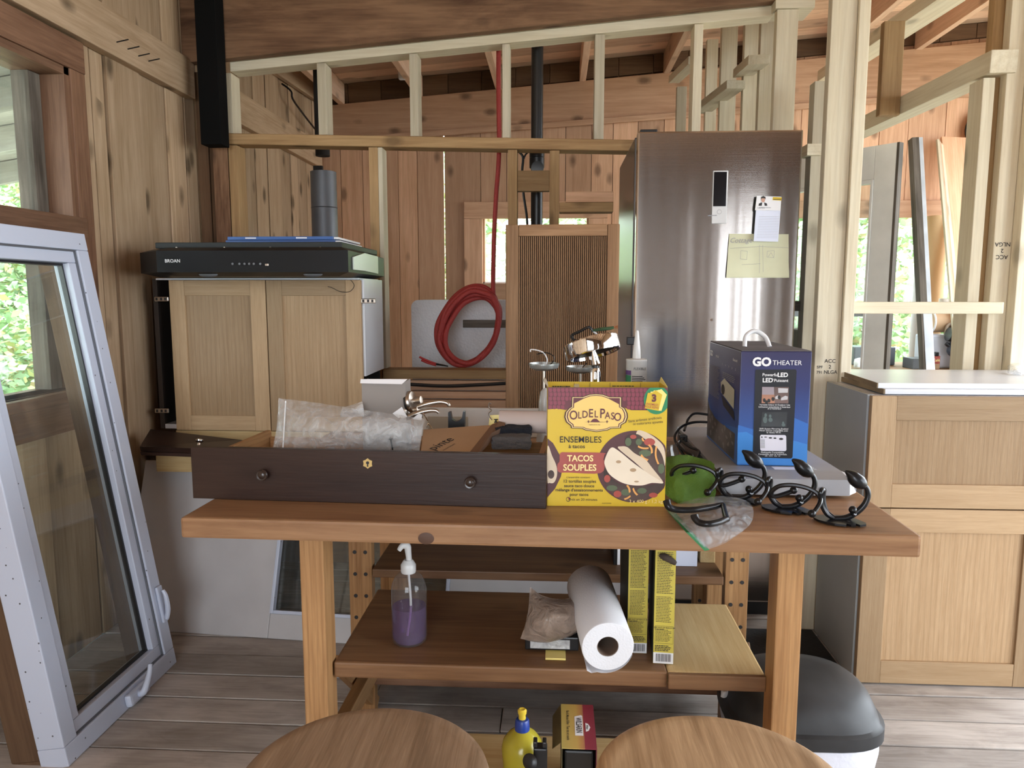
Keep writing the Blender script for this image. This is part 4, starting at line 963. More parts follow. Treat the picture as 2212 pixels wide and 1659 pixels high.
# ================================================================== THINGS ON THE TABLE
# ---- long drawer
p0 = at(417, 1077, Z=ZT); p1 = at(1180, 1100, Z=ZT); L1 = (p1 - p0).length; HD = .116
dr = thing('drawer', 'long dark brown drawer with two round knobs and a brass keyhole, full of hardware', 'drawer', (p0.x, p0.y, ZT), rz=math.atan2(p1.y - p0.y, p1.x - p0.x))
box('front', 'mahogany', dr, 0, L1, 0, .018, .0005, HD, .0015)
for a in (.04, L1 - .022): box('side', 'tableleg', dr, a, a + .012, .0185, .30, .004, HD - .016, .001)
box('back', 'tableleg', dr, .0525, L1 - .0225, .288, .30, .004, .083, .001)
box('bottom', 'rough', dr, .0525, L1 - .0225, .0185, .2875, .006, .010)
def dpx(px, py): q = at(px, py, Y=1.535); return q
for px, py in ((568, 1026), (1019, 1037)):
    u = (at(px, py, Y=1.535).x - p0.x); v = at(px, py, Y=1.535).z - ZT
    lathe('knob', mat('dark_knob', (.03, .018, .014), .25), dr, [(.006, 0), (.006, .007), (.0115, .011), (.0125, .015), (.011, .018), (.008, .0175), (.006, .019), (0, .0195)], (u, -.0003, v), 24, (rad(90), 0, 0))
u = at(796, 1000, Y=1.54).x - p0.x; v = at(796, 1000, Y=1.54).z - ZT
fd = Face(dr, (0, 0, 0), (1, 0, 0), (0, 0, 1))
bm = bmesh.new(); addprism(bm, [(u + (.0115 if k % 2 else .009) * math.cos(k * .5236), -.0016, v + (.0115 if k % 2 else .009) * math.sin(k * .5236)) for k in range(12)], (0, .0013, 0)); es = done('escutcheon', bm, BRASS, dr)
fk2 = Face(dr, (0, -.0018, 0), (1, 0, 0), (0, 0, 1)); fk2.poly('keyhole', INK, circ(u, v + .0015, .0035, n=14), 1); fk2.poly('keyhole', INK, [(u - .0018, v - .007), (u + .0018, v - .007), (u + .001, v + .001), (u - .001, v + .001)], 1)
# ---- crumpled films: quadratic grid through 9 points
def crumple(ctrl, nx, ny, amp, seed, thick=0.0, sc=14):
    C = [[Vector(q) for q in row] for row in ctrl]
    def q3(a, b, c, t): return a * (1 - t) * (1 - 2 * t) + b * 4 * t * (1 - t) + c * t * (2 * t - 1)
    bm = bmesh.new(); lay = []
    for s in ((1, -1) if thick else (1,)):
        V = []
        for j in range(ny + 1):
            v = j / ny; row = []
            for i in range(nx + 1):
                u = i / nx
                p = q3(*[q3(*C[k], u) for k in range(3)], v)
                n1 = noise.noise_vector(p * sc + Vector((seed, s, 0))) * amp + noise.noise_vector(p * sc * 3.1 + Vector((0, seed, s))) * amp * .4
                e = (math.sin(math.pi * u) * math.sin(math.pi * v)) ** .5 if 0 < u < 1 and 0 < v < 1 else 0
                row.append(bm.verts.new(p + n1 * (.35 + .65 * e) * (1 if s > 0 else .9) + Vector((0, -s * thick * e, s * thick * .3 * e))))
            V.append(row)
        for j in range(ny):
            for i in range(nx): bm.faces.new((V[j][i], V[j][i + 1], V[j + 1][i + 1], V[j + 1][i]))
    return bm
YB1 = 1.625
cbg = thing('clear_bag', 'crumpled clear zip bag lying open in the long drawer', 'bag', at(750, 975, Y=YB1))
done('film', crumple([[at(588, 985, Y=YB1), at(745, 988, Y=YB1), at(905, 988, Y=YB1)], [at(596, 925, Y=YB1 + .01), at(750, 925, Y=YB1 - .03), at(912, 935, Y=YB1)], [at(600, 861, Y=YB1 + .03), at(765, 882, Y=YB1 + .03), at(917, 905, Y=YB1 + .02)]], 34, 16, .010, 2, .028), plastic_film('bag_film', (.60, .60, .60), .76), cbg, smooth=True, norm=False)
beam2('zip_strip', mat('zip_white', (.85, .86, .88), .3), cbg, at(611, 972, Y=YB1 - .006), at(617, 866, Y=YB1 + .022), .002, .0025, 0, (0, 1, 0))
sw = tag(tube('screw', BLACKM, None, [at(844, 947, Y=1.60), at(844, 949, Y=1.60), at(844.5, 950, Y=1.60), at(848, 972, Y=1.60)], [.005, .005, .0022, .0018], 8), 'steel screw standing in the clear zip bag', 'screw')
cb2 = tag(done('clear_bag', crumple([[at(735, 900, Y=1.72), at(760, 900, Y=1.72), at(786, 900, Y=1.72)], [at(737, 888, Y=1.72), at(760, 886, Y=1.70), at(785, 885, Y=1.72)], [at(740, 880, Y=1.74), at(762, 874, Y=1.74), at(782, 868, Y=1.74)]], 12, 8, .008, 9, .01), FILM, None, smooth=True, norm=False), 'small clear plastic wrapper in the drawer, beside the grey carton', 'wrapper')
# ---- grey carton
gc = thing('grey_carton', 'small grey card carton with a white curled flap, standing in the drawer', 'carton', at(828, 965, Y=1.78))
a = at(781, 822, Y=1.76); b = at(877, 900, Y=1.76)
box('front_panel', GREYCARD, gc, a.x, b.x, 1.76, 1.762, .762, a.z, .0)
for x in (a.x, b.x - .002): box('side_panel', GREYCARD, gc, x, x + .002, 1.7625, 1.82, .762, a.z - .002)
box('back_panel', GREYCARD, gc, a.x, b.x, 1.8205, 1.8225, .762, a.z - .003)
bm = bmesh.new(); P = [at(779, 819, Y=1.757), at(778, 828, Y=1.752), at(868, 830, Y=1.752), at(880, 819, Y=1.757)]; addprism(bm, P, (0, .0015, 0)); done('flap', bm, PAPER, gc)
# ---- lever handles
def lever(label, c, pts, r):
    t = thing('lever_handle', label, 'door handle', at(*c, Y=1.78), group='door levers in the drawer')
    q = at(*c, Y=1.78); lathe('rose', NICKEL, t, [(r, 0), (r, .004), (r * .9, .008), (r * .55, .010), (.010, .012), (.010, .03), (0, .031)], q, 28, (0, rad(80), rad(-12)))
    lathe('backing_ring', BLACK, t, [(r * .98, -.006), (r * .98, -.0005)], q, 28, (0, rad(80), rad(-12)))
    tube('lever', NICKEL, t, spl([at(*z, Y=1.75) for z in pts], 6), [.006, .007, .006, .005, .0045, .004], 10)
    return t
lever('brushed nickel door lever behind the grey carton, the upper of two', (886, 868), ((902, 879), (925, 872), (950, 868), (966, 871), (970, 877)), .027)
lever('brushed nickel door lever below the other one, pointing right', (880, 888), ((883, 900), (905, 892), (925, 887), (942, 887), (948, 892)), .022)
for k, (pts, lab) in enumerate(((((848, 893), (868, 879), (880, 901), (860, 903)), 'white paper scrap folded against the grey carton'), (((890, 905), (905, 893), (913, 896), (910, 908)), 'white paper scrap under the nickel door levers'))):
    bm = bmesh.new(); addprism(bm, [at(x, y, Y=1.70 + .02 * k) for x, y in pts], (0, .001, 0)); tag(done('paper_scrap', bm, PAPER, None), lab, 'paper')
for k, (pts, lab) in enumerate(((((912, 903), (914, 893), (919, 901), (924, 909)), 'bent steel wire clip near the door levers, the upper one'), (((921, 924), (925, 915), (930, 921), (934, 926)), 'bent steel wire clip near the door levers, the lower one'))):
    tag(tube('wire_clip', CHROME, None, spl([at(x, y, Y=1.72) for x, y in pts], 4), .0012, 6), lab, 'clip')
# ---- kraft folder with lettering
kf = thing('kraft_carton', 'flattened brown kraft carton with dark lettering in the drawer', 'carton', at(980, 965, Y=1.66))
bm = bmesh.new(); KP = [at(908, 985, Y=1.62), at(1010, 985, Y=1.62), at(1064, 918, Y=1.78), at(1045, 919, Y=1.78), at(915, 928, Y=1.76)]; addprism(bm, KP, (0, .001, -.004)); done('panel', bm, KRAFT, kf)
ku = (KP[2] - KP[1]).normalized(); kn = Vector((0, -.35, 1)); kv = (KP[0] - KP[1]).normalized()
fkf = Face(kf, KP[0] + Vector((.0, 0, .0)), (KP[1] - KP[0]), (KP[4] - KP[0]))
fkf.text('pinte', .030, .025, .036, INK, 4, 'LEFT', rot=rad(52)); fkf.text('assortiment', .052, .025, .009, INK, 4, 'LEFT', rot=rad(52))
bm = bmesh.new(); addprism(bm, [at(1008, 985, Y=1.60), at(1030, 985, Y=1.60), at(1062, 935, Y=1.66), at(1090, 921, Y=1.72), at(1091, 913, Y=1.73), at(1078, 910, Y=1.74), at(1062, 917, Y=1.74)], (0, .002, -.003)); done('curled_flap', bm, mat('kraft_shaded', (.16, .085, .05), .7), kf)  # darker kraft colour holds the shadow on this curved card
# ---- paper roll, fuzzy pads
rl = thing('paper_roll', 'pale paper roll lying across the right end of the drawer', 'paper roll', at(1128, 935, Y=1.76))
a = at(1079, 910, Y=1.77); b = at(1180, 912, Y=1.77)
tube('roll', mat('pinkish_paper', (.55, .46, .43), .7, var=.05), rl, [a, b], .027, 28)
for k, (y0, y1, c, lab, Y) in enumerate(((924, 947, (.012, .014, .022), 'dark fuzzy roller pad lying in the drawer, the upper of two', 1.70), (944, 972, (.11, .10, .10), 'grey fuzzy roller pad lying in the drawer below the dark one', 1.655))):
    a = at(1062 + 6 * (1 - k), y0, Y=Y); b = at(1178, y1, Y=Y)
    bm = bmesh.new(); addbox(bm, (a.x, Y, b.z), (min(b.x, -.055), Y + .05, a.z), .006); bmesh.ops.subdivide_edges(bm, edges=bm.edges[:], cuts=5, use_grid_fill=True)
    for v in bm.verts: v.co += noise.noise_vector(v.co * 160) * .004
    tag(done('roller_pad', bm, mat('fuzz_%d' % k, c, .95, bump=1, bscale=420), None), lab, 'roller pad', 'fuzzy pads in the drawer')
# ---- bracket, card, hook behind the drawer
bm = bmesh.new(); Yk = 1.90; pr_ = [(968, 1004), (968, 891), (973, 890), (976, 906), (984, 911), (992, 909), (998, 902), (1000, 889), (1004, 890), (1003, 1004)]
addprism(bm, [at(x, y, Y=Yk) for x, y in pr_], (0, .02, 0)); tag(done('fork_bracket', bm, BLACK, None), 'black U-shaped bracket standing behind the drawer', 'bracket')
bracket_foot = None
yc = thing('yellow_card', 'small yellow card with a letter M tucked behind the drawer', 'card', at(1060, 925, Y=1.88))
bm = bmesh.new(); addprism(bm, [at(1044, 1020, Y=1.86), at(1078, 1020, Y=1.86), at(1078, 896, Y=1.88), at(1058, 897, Y=1.88)], (0, .001, 0)); done('card', bm, YEL2, yc)
fyc = Face(yc, at(1078, 926, Y=1.858), (-1, 0, 0), (0, 0, 1)); Face(yc, at(1072, 909, Y=1.857), (0, 0, 1), (-1, 0, 0)).text('M', 0, -.004, .014, INK, 2, bold=.02)
tag(tube('wire_hook', NICKEL, None, spl([at(1061, 873, Y=1.86), at(1057, 870, Y=1.86), at(1056, 880, Y=1.86), at(1062, 886, Y=1.86), at(1056, 892, Y=1.86), at(1058, 900, Y=1.86), at(1063, 907, Y=1.86)], 4), .0016, 6), 'thin bent metal hook sticking up by the yellow card', 'hook')
wp = thing('white_board', 'speckled white board with a beige plate, standing at the back of the table', 'board', (-.3, 2.33, ZT))
a = at(893, 881, Y=2.30); b = at(1184, 940, Y=2.30)
box('board', mat('speckled_white', (.62, .60, .57), .5, var=.15), wp, a.x, b.x, 2.30, 2.318, ZT + .0005, a.z, .002)
a = at(925, 899, Y=2.30); b = at(1012, 935, Y=2.30); box('plate', mat('beige_plate', (.33, .29, .23), .5), wp, a.x, b.x, 2.2945, 2.2995, ZT + .002, a.z, .002)

# ---- food carton
tp0 = at(1182, 1093, Z=ZT); tp1 = at(1436, 1095, Z=ZT); TW = (tp1 - tp0).length; TH = .256; TD = .10
tb = thing('food_carton', 'yellow open-topped taco kit carton standing on the table front', 'box', (tp0.x, tp0.y, ZT), rz=math.atan2(tp1.y - tp0.y, tp1.x - tp0.x))
INNER = mat('carton_inside', (.30, .24, .17), .8)
box('front_panel', YEL, tb, 0, TW, 0, .0015, .0005, TH)
box('back_panel', YEL, tb, 0, TW, TD, TD + .0015, .0005, TH)
for x in (0, TW - .0015): box('side_panel', YEL, tb, x, x + .0015, .0016, TD - .0001, .0005, TH)
box('base', INNER, tb, .002, TW - .002, .002, TD - .001, .001, .0025)
bm = bmesh.new(); addprism(bm, [(TW, .002, TH), (TW, TD, TH), (TW + .002, TD - .01, TH + .012), (TW + .001, .01, TH + .001)], (-.0012, 0, 0)); done('flap', bm, YEL2, tb)
bm = bmesh.new(); addprism(bm, [(0, .002, TH), (0, TD, TH), (-.006, TD - .005, TH + .010), (-.01, .012, TH + .012)], (.0012, 0, 0)); done('flap', bm, INNER, tb)
ft = Face(tb, (0, 0, 0), (1, 0, 0), (0, 0, 1))
def T(x, y): return ((x - 132) / 1455 * TW, (1590 - y) / 1385 * TH)
def TP(pts): return [T(*q) for q in pts]
def TS(pts): return [T(q.x, q.y) for q in spl([(x, y, 0) for x, y in pts], 4, True)]
MAR = mat('maroon_print', (.13, .025, .035), .45, var=.25); MAR2 = mat('roof_tile_print', (.22, .035, .06), .45); DKP = mat('plum_print', (.085, .028, .03), .45)
REDP = mat('brick_red_print', (.36, .075, .06), .45); TORT = mat('tortilla_print', (.68, .55, .40), .6, var=.14); GRN = mat('green_print', (.02, .22, .09), .45)
FILL = mat('filling_print', (.09, .055, .045), .6, var=.8); TOMA = mat('tomato_print', (.38, .07, .05), .5); CHED = mat('cheddar_print', (.75, .36, .10), .5); LETT = mat('lettuce_print', (.10, .13, .07), .6)
CREAM = mat('cream_print', (.86, .68, .30), .45)
ft.poly('roof_print', MAR, TP([(132, 205), (1587, 205), (1587, 440), (1450, 470), (1350, 465), (1150, 465), (1080, 440), (750, 360), (430, 440), (350, 465), (250, 450), (132, 460)]), 1)
ps = []
for r_ in range(5):
    for i in range(24):
        x = 140 + i * 50 + (r_ % 2) * 8; y = 215 + r_ * 49
        if r_ >= 3 and 330 < x < 1090: continue
        if x > 1300: continue
        ps.append(TP([(x + 2, y + 2), (x + 40, y), (x + 46, y + 30), (x + 36, y + 45), (x + 14, y + 46), (x + 4, y + 32)]))
ft.many('roof_tile_print', MAR2, ps, 2)
ft.poly('plate_print', DKP, TP([(132, 795), (200, 850), (290, 1000), (320, 1130), (300, 1240), (230, 1380), (132, 1490)]), 1)
ft.poly('wrap_print', TORT, TS([(132, 885), (190, 1000), (245, 1120), (250, 1230), (215, 1310), (160, 1315), (132, 1280)]), 2)
ft.poly('wrap_end_print', FILL, TP(circ(178, 1215, 40, 50)), 3)
c = [q for q in circ(1200, 1120, 460, 420, 60)]
ft.poly('plate_print', DKP, [T(min(x, 1584), min(y, 1570)) for x, y in c], 1)
ft.poly('tortilla_print', TORT, TS([(1230, 700), (1330, 715), (1460, 790), (1560, 900), (1575, 1100), (1500, 1080), (1300, 900), (1220, 800)]), 2)
ft.poly('filling_print', FILL, TS([(1100, 760), (1230, 740), (1330, 800), (1480, 900), (1560, 1050), (1570, 1270), (1400, 1120), (1250, 980), (1100, 900)]), 3)
ft.poly('filling_print', FILL, TS([(830, 1120), (900, 1230), (1050, 1330), (1300, 1345), (1560, 1310), (1520, 1400), (1400, 1480), (1200, 1530), (1000, 1480), (850, 1330)]), 3)
for q in ((1380, 830, 70, 45), (870, 1260, 40, 45), (1440, 1450, 55, 30), (1000, 1440, 50, 40), (1180, 770, 40, 25)): ft.poly('tomato_print', TOMA, TP(circ(*q, 10)), 4)
for q in ((1120, 830, 40, 50), (1330, 960, 80, 40), (1530, 1140, 40, 60), (930, 1370, 70, 35), (1100, 1420, 60, 40), (1300, 1400, 60, 35), (1250, 830, 40, 40)): ft.poly('lettuce_print', LETT, TP(circ(*q, 9)), 4)
def strip(x0, y0, x1, y1, w, bend):
    L = math.hypot(x1 - x0, y1 - y0); nx, ny = -(y1 - y0) / L, (x1 - x0) / L; a = []; b = []
    for i in range(7):
        t = i / 6; o = bend * math.sin(math.pi * t); x = x0 + (x1 - x0) * t + nx * o; y = y0 + (y1 - y0) * t + ny * o; a.append((x + nx * w, y + ny * w)); b.append((x - nx * w, y - ny * w))
    return TP(a + b[::-1])
ft.many('cheese_print', CHED, [strip(*q) for q in ((1240, 880, 1370, 900, 10, 12), (1370, 860, 1410, 960, 12, -16), (1465, 880, 1495, 1085, 11, 22), (1290, 780, 1310, 820, 10, 5), (1115, 1335, 1150, 1420, 12, -10), (1190, 1370, 1245, 1450, 11, 8), (1085, 1500, 1160, 1460, 10, 6), (1280, 980, 1365, 1040, 14, 14))], 5)
ft.poly('tortilla_print', TORT, TS([(1000, 905), (1040, 880), (1110, 890), (1200, 960), (1330, 1030), (1420, 1130), (1560, 1300), (1400, 1220), (1200, 1060)]), 6)
ft.poly('tortilla_print', mat('tortilla_light_print', (.80, .69, .54), .6, var=.12), TS([(835, 1040), (905, 900), (1000, 930), (1200, 1080), (1400, 1210), (1560, 1305), (1420, 1305), (1300, 1335), (1150, 1330), (1020, 1290), (900, 1210), (845, 1120)]), 7)
ft.many('toast_spot', mat('toast_print', (.42, .28, .16), .6), [TP(circ(*q, 10)) for q in ((1005, 1060, 32, 18), (1185, 1155, 40, 22), (1230, 1290, 30, 10))], 8)
# sign
sg = [(432, 318), (560, 318), (640, 290), (720, 284), (800, 290), (880, 318), (1020, 318), (1022, 425), (1060, 445), (1090, 500), (1095, 545), (1075, 600), (1020, 630), (1015, 665), (900, 670), (860, 690), (730, 708), (600, 690), (560, 672), (430, 668), (425, 640), (370, 600), (350, 545), (360, 490), (400, 445), (430, 430)]
def grow(pts, k): cx, cy = 722, 495; return [(cx + (x - cx) * k, cy + (y - cy) * k) for x, y in pts]
ft.poly('sign_print', mat('sign_shadow', (.07, .02, .01), .5), TP(grow(sg, 1.045)), 3)
ft.poly('sign_print', CREAM, TP(sg), 4)
ft.poly('sign_print', MAR, TP(grow(sg, .965)), 5)
ft.poly('sign_print', mat('sign_yellow', (.80, .56, .16), .45), TP([(x, max(y, 318 + 62 * (1 - ((x - 722) / 320) ** 2) * -1 + 118 * abs((x - 722) / 320) ** 1.6)) if y < 420 else (x, y) for x, y in grow(sg, .925)]), 6)
for ch, x, y, sz in (('O', 447, 572, 112), ('L', 522, 560, 84), ('D', 587, 552, 88), ('E', 658, 546, 104), ('L', 722, 546, 84), ('P', 798, 552, 116), ('A', 862, 560, 84), ('S', 925, 570, 88), ('O', 985, 585, 100)):
    xx, yy = T(x, y); ft.text(ch, xx, yy, sz * 1.32 / 1385 * TH, MAR, 8, bold=.012, sx=.80)
ft.poly('hill_print', MAR, TP([(650, 600), (680, 570), (700, 562), (730, 564), (760, 590), (775, 602)]), 7)
ft.poly('hill_print', MAR, TP([(575, 602), (720, 597), (890, 600), (720, 604)]), 7)
ft.many('cactus_print', MAR, [TP([(x - 5, 612), (x + 5, 612), (x + 5, 580), (x - 5, 580)]) for x in (630, 857)] + [TP([(x - 14, 597), (x + 14, 597), (x + 14, 590), (x - 14, 590)]) for x in (630, 857)], 7)
def tt(body, x, y, px, m=INK, **k): xx, yy = T(x, y); return ft.text(body, xx, yy, px * 1.38 / 1385 * TH, m, 9, **k)
tt('FABRIQUÉ EN 1938', 705, 637, 11, MAR)
tt('ENSEMBLES', 535, 838, 74, bold=.004, sx=.94); tt('à tacos', 490, 903, 44, bold=.012, sx=1.1)
ft.poly('banner_print', REDP, TS([(290, 965), (400, 955), (810, 958), (830, 985), (820, 1040), (835, 1060), (790, 1195), (400, 1192), (270, 1185), (255, 1100), (280, 1060)]), 3)
tt('TACOS', 535, 1055, 72, CREAM, bold=.028, sx=.92); tt('SOUPLES', 530, 1165, 76, CREAM, bold=.028, sx=.92)
tt("L'ensemble contient :", 520, 1255, 24); tt('12 tortillas souples', 530, 1307, 36, bold=.012); tt('sauce taco douce', 525, 1360, 36, bold=.012)
tt("mélange d'assaisonnements", 525, 1410, 36, bold=.012); tt('pour tacos', 525, 1463, 36, bold=.012); tt('Prêt en 20 minutes', 575, 1520, 31)
ft.ring('timer_print', INK, TP(circ(392, 1507, 27)), .16, 4); ft.poly('timer_print', TOMA, TP([(392, 1507), (392, 1482), (410, 1488), (417, 1507)]), 4)
tt('Sans arômes artificiels', 1318, 582, 31, rot=rad(7)); tt('ni colorants ajoutés', 1356, 620, 31, rot=rad(5)); tt('3 x 400 g / 1,2 kg', 1350, 1540, 40, CREAM)
ft.lines('fine_print', INK, *T(810, 1550), *T(930, 1540), 1, 9)
ft.poly('badge_print', GRN, [T(min(x, 1587), max(y, 206)) for x, y in circ(1455, 345, 155, 165, 40)], 3)
for k, o_ in enumerate((70, 35, 0)): ft.poly('packet_print', YEL2 if k < 2 else YEL, TP([(1345 + o_, 265 - o_ * .4), (1400 + o_, 262 - o_ * .4), (1440 + o_, 235 - o_ * .2), (1520 + o_ * .8, 285), (1480 + o_ * .5, 470), (1310 + o_, 440)]), 4 + k)
tt('3', 1422, 360, 80, MAR, bold=.05); tt('ENSEMBLES', 1402, 408, 27, TOMA, bold=.003, rot=rad(-6), sx=.74); tt('POUR REPAS', 1396, 440, 27, TOMA, bold=.003, rot=rad(-6), sx=.74)
fb_ = Face(tb, (0, TD, TH - .045), (1, 0, 0), (0, 0, 1))
fb_.lines('mirrored_print', INK, .012, .012, TW * .22, .040, 4, 2, 3, fill=.35); fb_.lines('mirrored_print', INK, TW * .27, .012, TW * .36, .036, 4, 2, 4, fill=.35); fb_.lines('mirrored_print', INK, TW * .41, .012, TW * .54, .028, 3, 2, 5, fill=.35); fb_.lines('mirrored_print', INK, TW * .58, .012, TW * .82, .040, 5, 2, 6, fill=.35)
fb_.many('panel_line', INK, [[(x, .005), (x + .0008, .005), (x + .0008, .043), (x, .043)] for x in (TW * .24, TW * .38, TW * .56, TW * .83)], 2)
tag(done('tape_scrap', crumple([[at(1240, 846, Y=1.545), at(1245, 847, Y=1.545), at(1250, 848, Y=1.545)], [at(1239, 838, Y=1.59), at(1246, 838, Y=1.59), at(1252, 838, Y=1.59)], [at(1241, 828, Y=1.652), at(1246, 827, Y=1.655), at(1250, 828, Y=1.652)]], 6, 6, .002, 4), FILM, None, norm=False), 'bit of clear tape stuck across the open top of the yellow carton', 'tape')

# ---- lamp parts behind the carton
def pan(label, c, r_px, Y, cz):
    t = thing('wall_lamp', label, 'lamp', (at(*c, Y=Y).x, Y, ZT), group='lamp fittings behind the yellow carton')
    q = at(*c, Y=Y); r = r_px * Y / 1600
    lathe('canopy', mat('aged_silver', (.36, .37, .36), .38, .7), t, [(0, -.004), (r * .6, -.004), (r * .93, .002), (r, .010), (r, .014), (r * .95, .014), (r * .9, .006), (0, .004)], q, 36)
    z1 = at(c[0], cz, Y=Y).z
    tube('stem', NICKEL, t, [(q.x, Y, z1 - .01), (q.x, Y, q.z - .003)], .0035, 10)
    h = z1 - ZT - .0005
    lathe('shade', mat('frosted_glass', (.42, .40, .38), .3), t, [(.024, 0), (.022, h * .35), (.017, h * .5), (.0165, h * .82), (.012, h * .95), (.004, h)], (q.x + .003, Y, ZT + .0005), 24)
    return t, q
t, q = pan('lamp fitting with flat grey disc and curly white wire, beside the chrome one', (1175, 796), 33, 1.92, 838)
tube('white_wire', INKW, t, spl([(q.x + .002, q.y, q.z + .004), at(1182, 778, Y=1.92), at(1175, 763, Y=1.92), at(1162, 757, Y=1.92), at(1147, 755, Y=1.92), at(1146, 760, Y=1.92)], 5), .0018, 6)
tube('black_wire', BLACK, t, spl([(q.x + .008, q.y, q.z + .004), at(1193, 783, Y=1.92), at(1197, 772, Y=1.92), at(1188, 764, Y=1.92), at(1176, 762, Y=1.92), at(1160, 765, Y=1.92)], 5), .0016, 6)
t, q = pan('lamp fitting with flat grey disc half hidden behind the chrome lamp', (1254, 802), 32, 2.06, 850)
tube('black_wire', BLACK, t, spl([(q.x, q.y, q.z + .004), at(1262, 790, Y=2.06), at(1268, 784, Y=2.06)], 5), .0016, 6)
tube('white_wire', INKW, t, spl([(q.x - .005, q.y, q.z + .004), at(1258, 793, Y=2.06), at(1253, 797, Y=2.06), at(1290, 792, Y=2.06), at(1296, 795, Y=2.06)], 5), .0014, 6)
cl = thing('chrome_lamp', 'shiny chrome lamp fitting with tilted round base, standing behind the yellow carton', 'lamp', (at(1285, 830, Y=1.78).x, 1.78, ZT))
q = at(1279, 752, Y=1.78); rr_ = 60 * 1.78 / 1600
lathe('canopy', CHROME, cl, [(rr_ * .82, -.008), (rr_ * .86, -.017), (rr_ * .97, -.017), (rr_, -.012), (rr_, .016), (rr_ * .96, .019), (0, .020)], q, 48, (rad(-14), rad(-15), 0))
lathe('canopy_liner', BLACK, cl, [(0, -.010), (rr_ * .84, -.010)], q, 40, (rad(-14), rad(-15), 0))
e0, e1, e2 = at(1281, 757, Y=1.765), at(1287, 786, Y=1.765), at(1286, 792, Y=1.77)
tube('arm', CHROME, cl, [e0, e0 * .3 + e1 * .7, e1], [.0075, .009, .0105], 16)
lathe('swivel', BLACK, cl, [(.009, 0), (.009, .006)], e2 - Vector((0, 0, .003)), 16)
zb_ = at(0, 812, Y=1.78).z
lathe('collar', CHROME, cl, [(.0105, 0), (.0125, .002), (.0125, .035), (.009, .045)], (e2.x, e2.y, e2.z - .048), 20)
lathe('socket', CHROME, cl, [(.0125, 0), (.0155, .003), (.0155, .016), (.0125, .02)], (e2.x, e2.y, at(0, 836, Y=1.77).z), 24)
lathe('stem_tube', CHROME, cl, [(.012, 0), (.010, .003), (.010, at(0, 836, Y=1.77).z - ZT - .0006)], (e2.x, e2.y, ZT + .0005), 20)
lathe('foot', CHROME, cl, [(.045, 0), (.045, .006), (.012, .009)], (e2.x, e2.y, ZT + .0004), 28)
tube('black_wire', BLACK, cl, spl([at(1248, 737, Y=1.80), at(1238, 733, Y=1.80), at(1236, 724, Y=1.80), at(1252, 716, Y=1.79), at(1270, 707, Y=1.78), at(1276, 709, Y=1.78), at(1282, 716, Y=1.78)], 5), .0036, 8)
tube('green_wire', mat('green_tape', (.03, .07, .03), .5), cl, spl([at(1280, 714, Y=1.78), at(1300, 711, Y=1.77), at(1318, 709, Y=1.77), at(1326, 707, Y=1.77)], 5), [.003, .0045, .004, .003], 8)
tube('white_wire', INKW, cl, spl([at(1281, 716, Y=1.78), at(1288, 721, Y=1.775), at(1293, 732, Y=1.775), at(1291, 742, Y=1.77)], 5), .0022, 6)
for k in range(3): tube('copper_strand', mat('copper', (.65, .33, .2), .3, 1.0), cl, [at(1326, 707, Y=1.77), at(1335, 703 + 3 * k, Y=1.77)], .0012, 6)
# ---- sealant cartridge
ct = thing('sealant_tube', 'white sealant cartridge with a tapered nozzle, in front of the fridge', 'tube', (at(1375, 830, Y=1.98).x, 1.98, ZT))
q = at(1375, 776, Y=1.98); r = .0275
lathe('cartridge', mat('cartridge_white', (.66, .66, .64), .4), ct, [(r, 0), (r, q.z - ZT - .006), (r * 1.03, q.z - ZT - .004), (r, q.z - ZT), (.010, q.z - ZT + .002)], (q.x, 1.98, ZT + .0005), 32)
lathe('nozzle', mat('nozzle_plastic', (.74, .74, .72), .35), ct, [(.011, 0), (.010, .02), (.0045, .07), (.003, .074), (0, .0742)], (q.x, 1.98, q.z + .0025), 18)
bm = bmesh.new(); 
def band(name, m, a0, a1, z0, z1, rr):
    bm = bmesh.new(); n = 10; A = [bm.verts.new((q.x + rr * math.cos(rad(a0 + (a1 - a0) * i / n)), 1.98 + rr * math.sin(rad(a0 + (a1 - a0) * i / n)), z0)) for i in range(n + 1)]; B = [bm.verts.new(v.co + Vector((0, 0, z1 - z0))) for v in A]
    for i in range(n): bm.faces.new((A[i], A[i + 1], B[i + 1], B[i]))
    return done(name, bm, m, ct, norm=False)
zq = at(0, 800, Y=1.98).z
band('purple_band', mat('purple_print', (.13, .05, .22), .5), 180, 235, zq, zq + .012, r + .0004); band('green_band', GRN, 180, 235, zq - .05, zq - .0005, r + .0004)
for k in range(9): band('label_line', INK, 240, 300 + (k % 3) * 12, zq - .004 - k * .0045, zq - .002 - k * .0045, r + .0005)
Face(ct, (q.x, 1.98 - r - .0006, zq + .014), (1, 0, 0), (0, 0, 1)).text('FLEXIBLE', .006, 0, .010, INK, 1, sx=.8)
# ---- jar at the carton's right
jr = tag(lathe('glass_jar', glass_mat('jar_glass', (.88, .9, .88), .02), None, [(.030, 0), (.034, .004), (.034, .065), (.028, .078), (.028, .088), (.0265, .088), (.0265, .077), (.032, .064), (.032, .006), (0, .005)], (at(1420, 985, Y=1.80).x + .018, 1.80, ZT + .0005), 32), 'clear glass jar just behind the right edge of the yellow carton', 'jar')

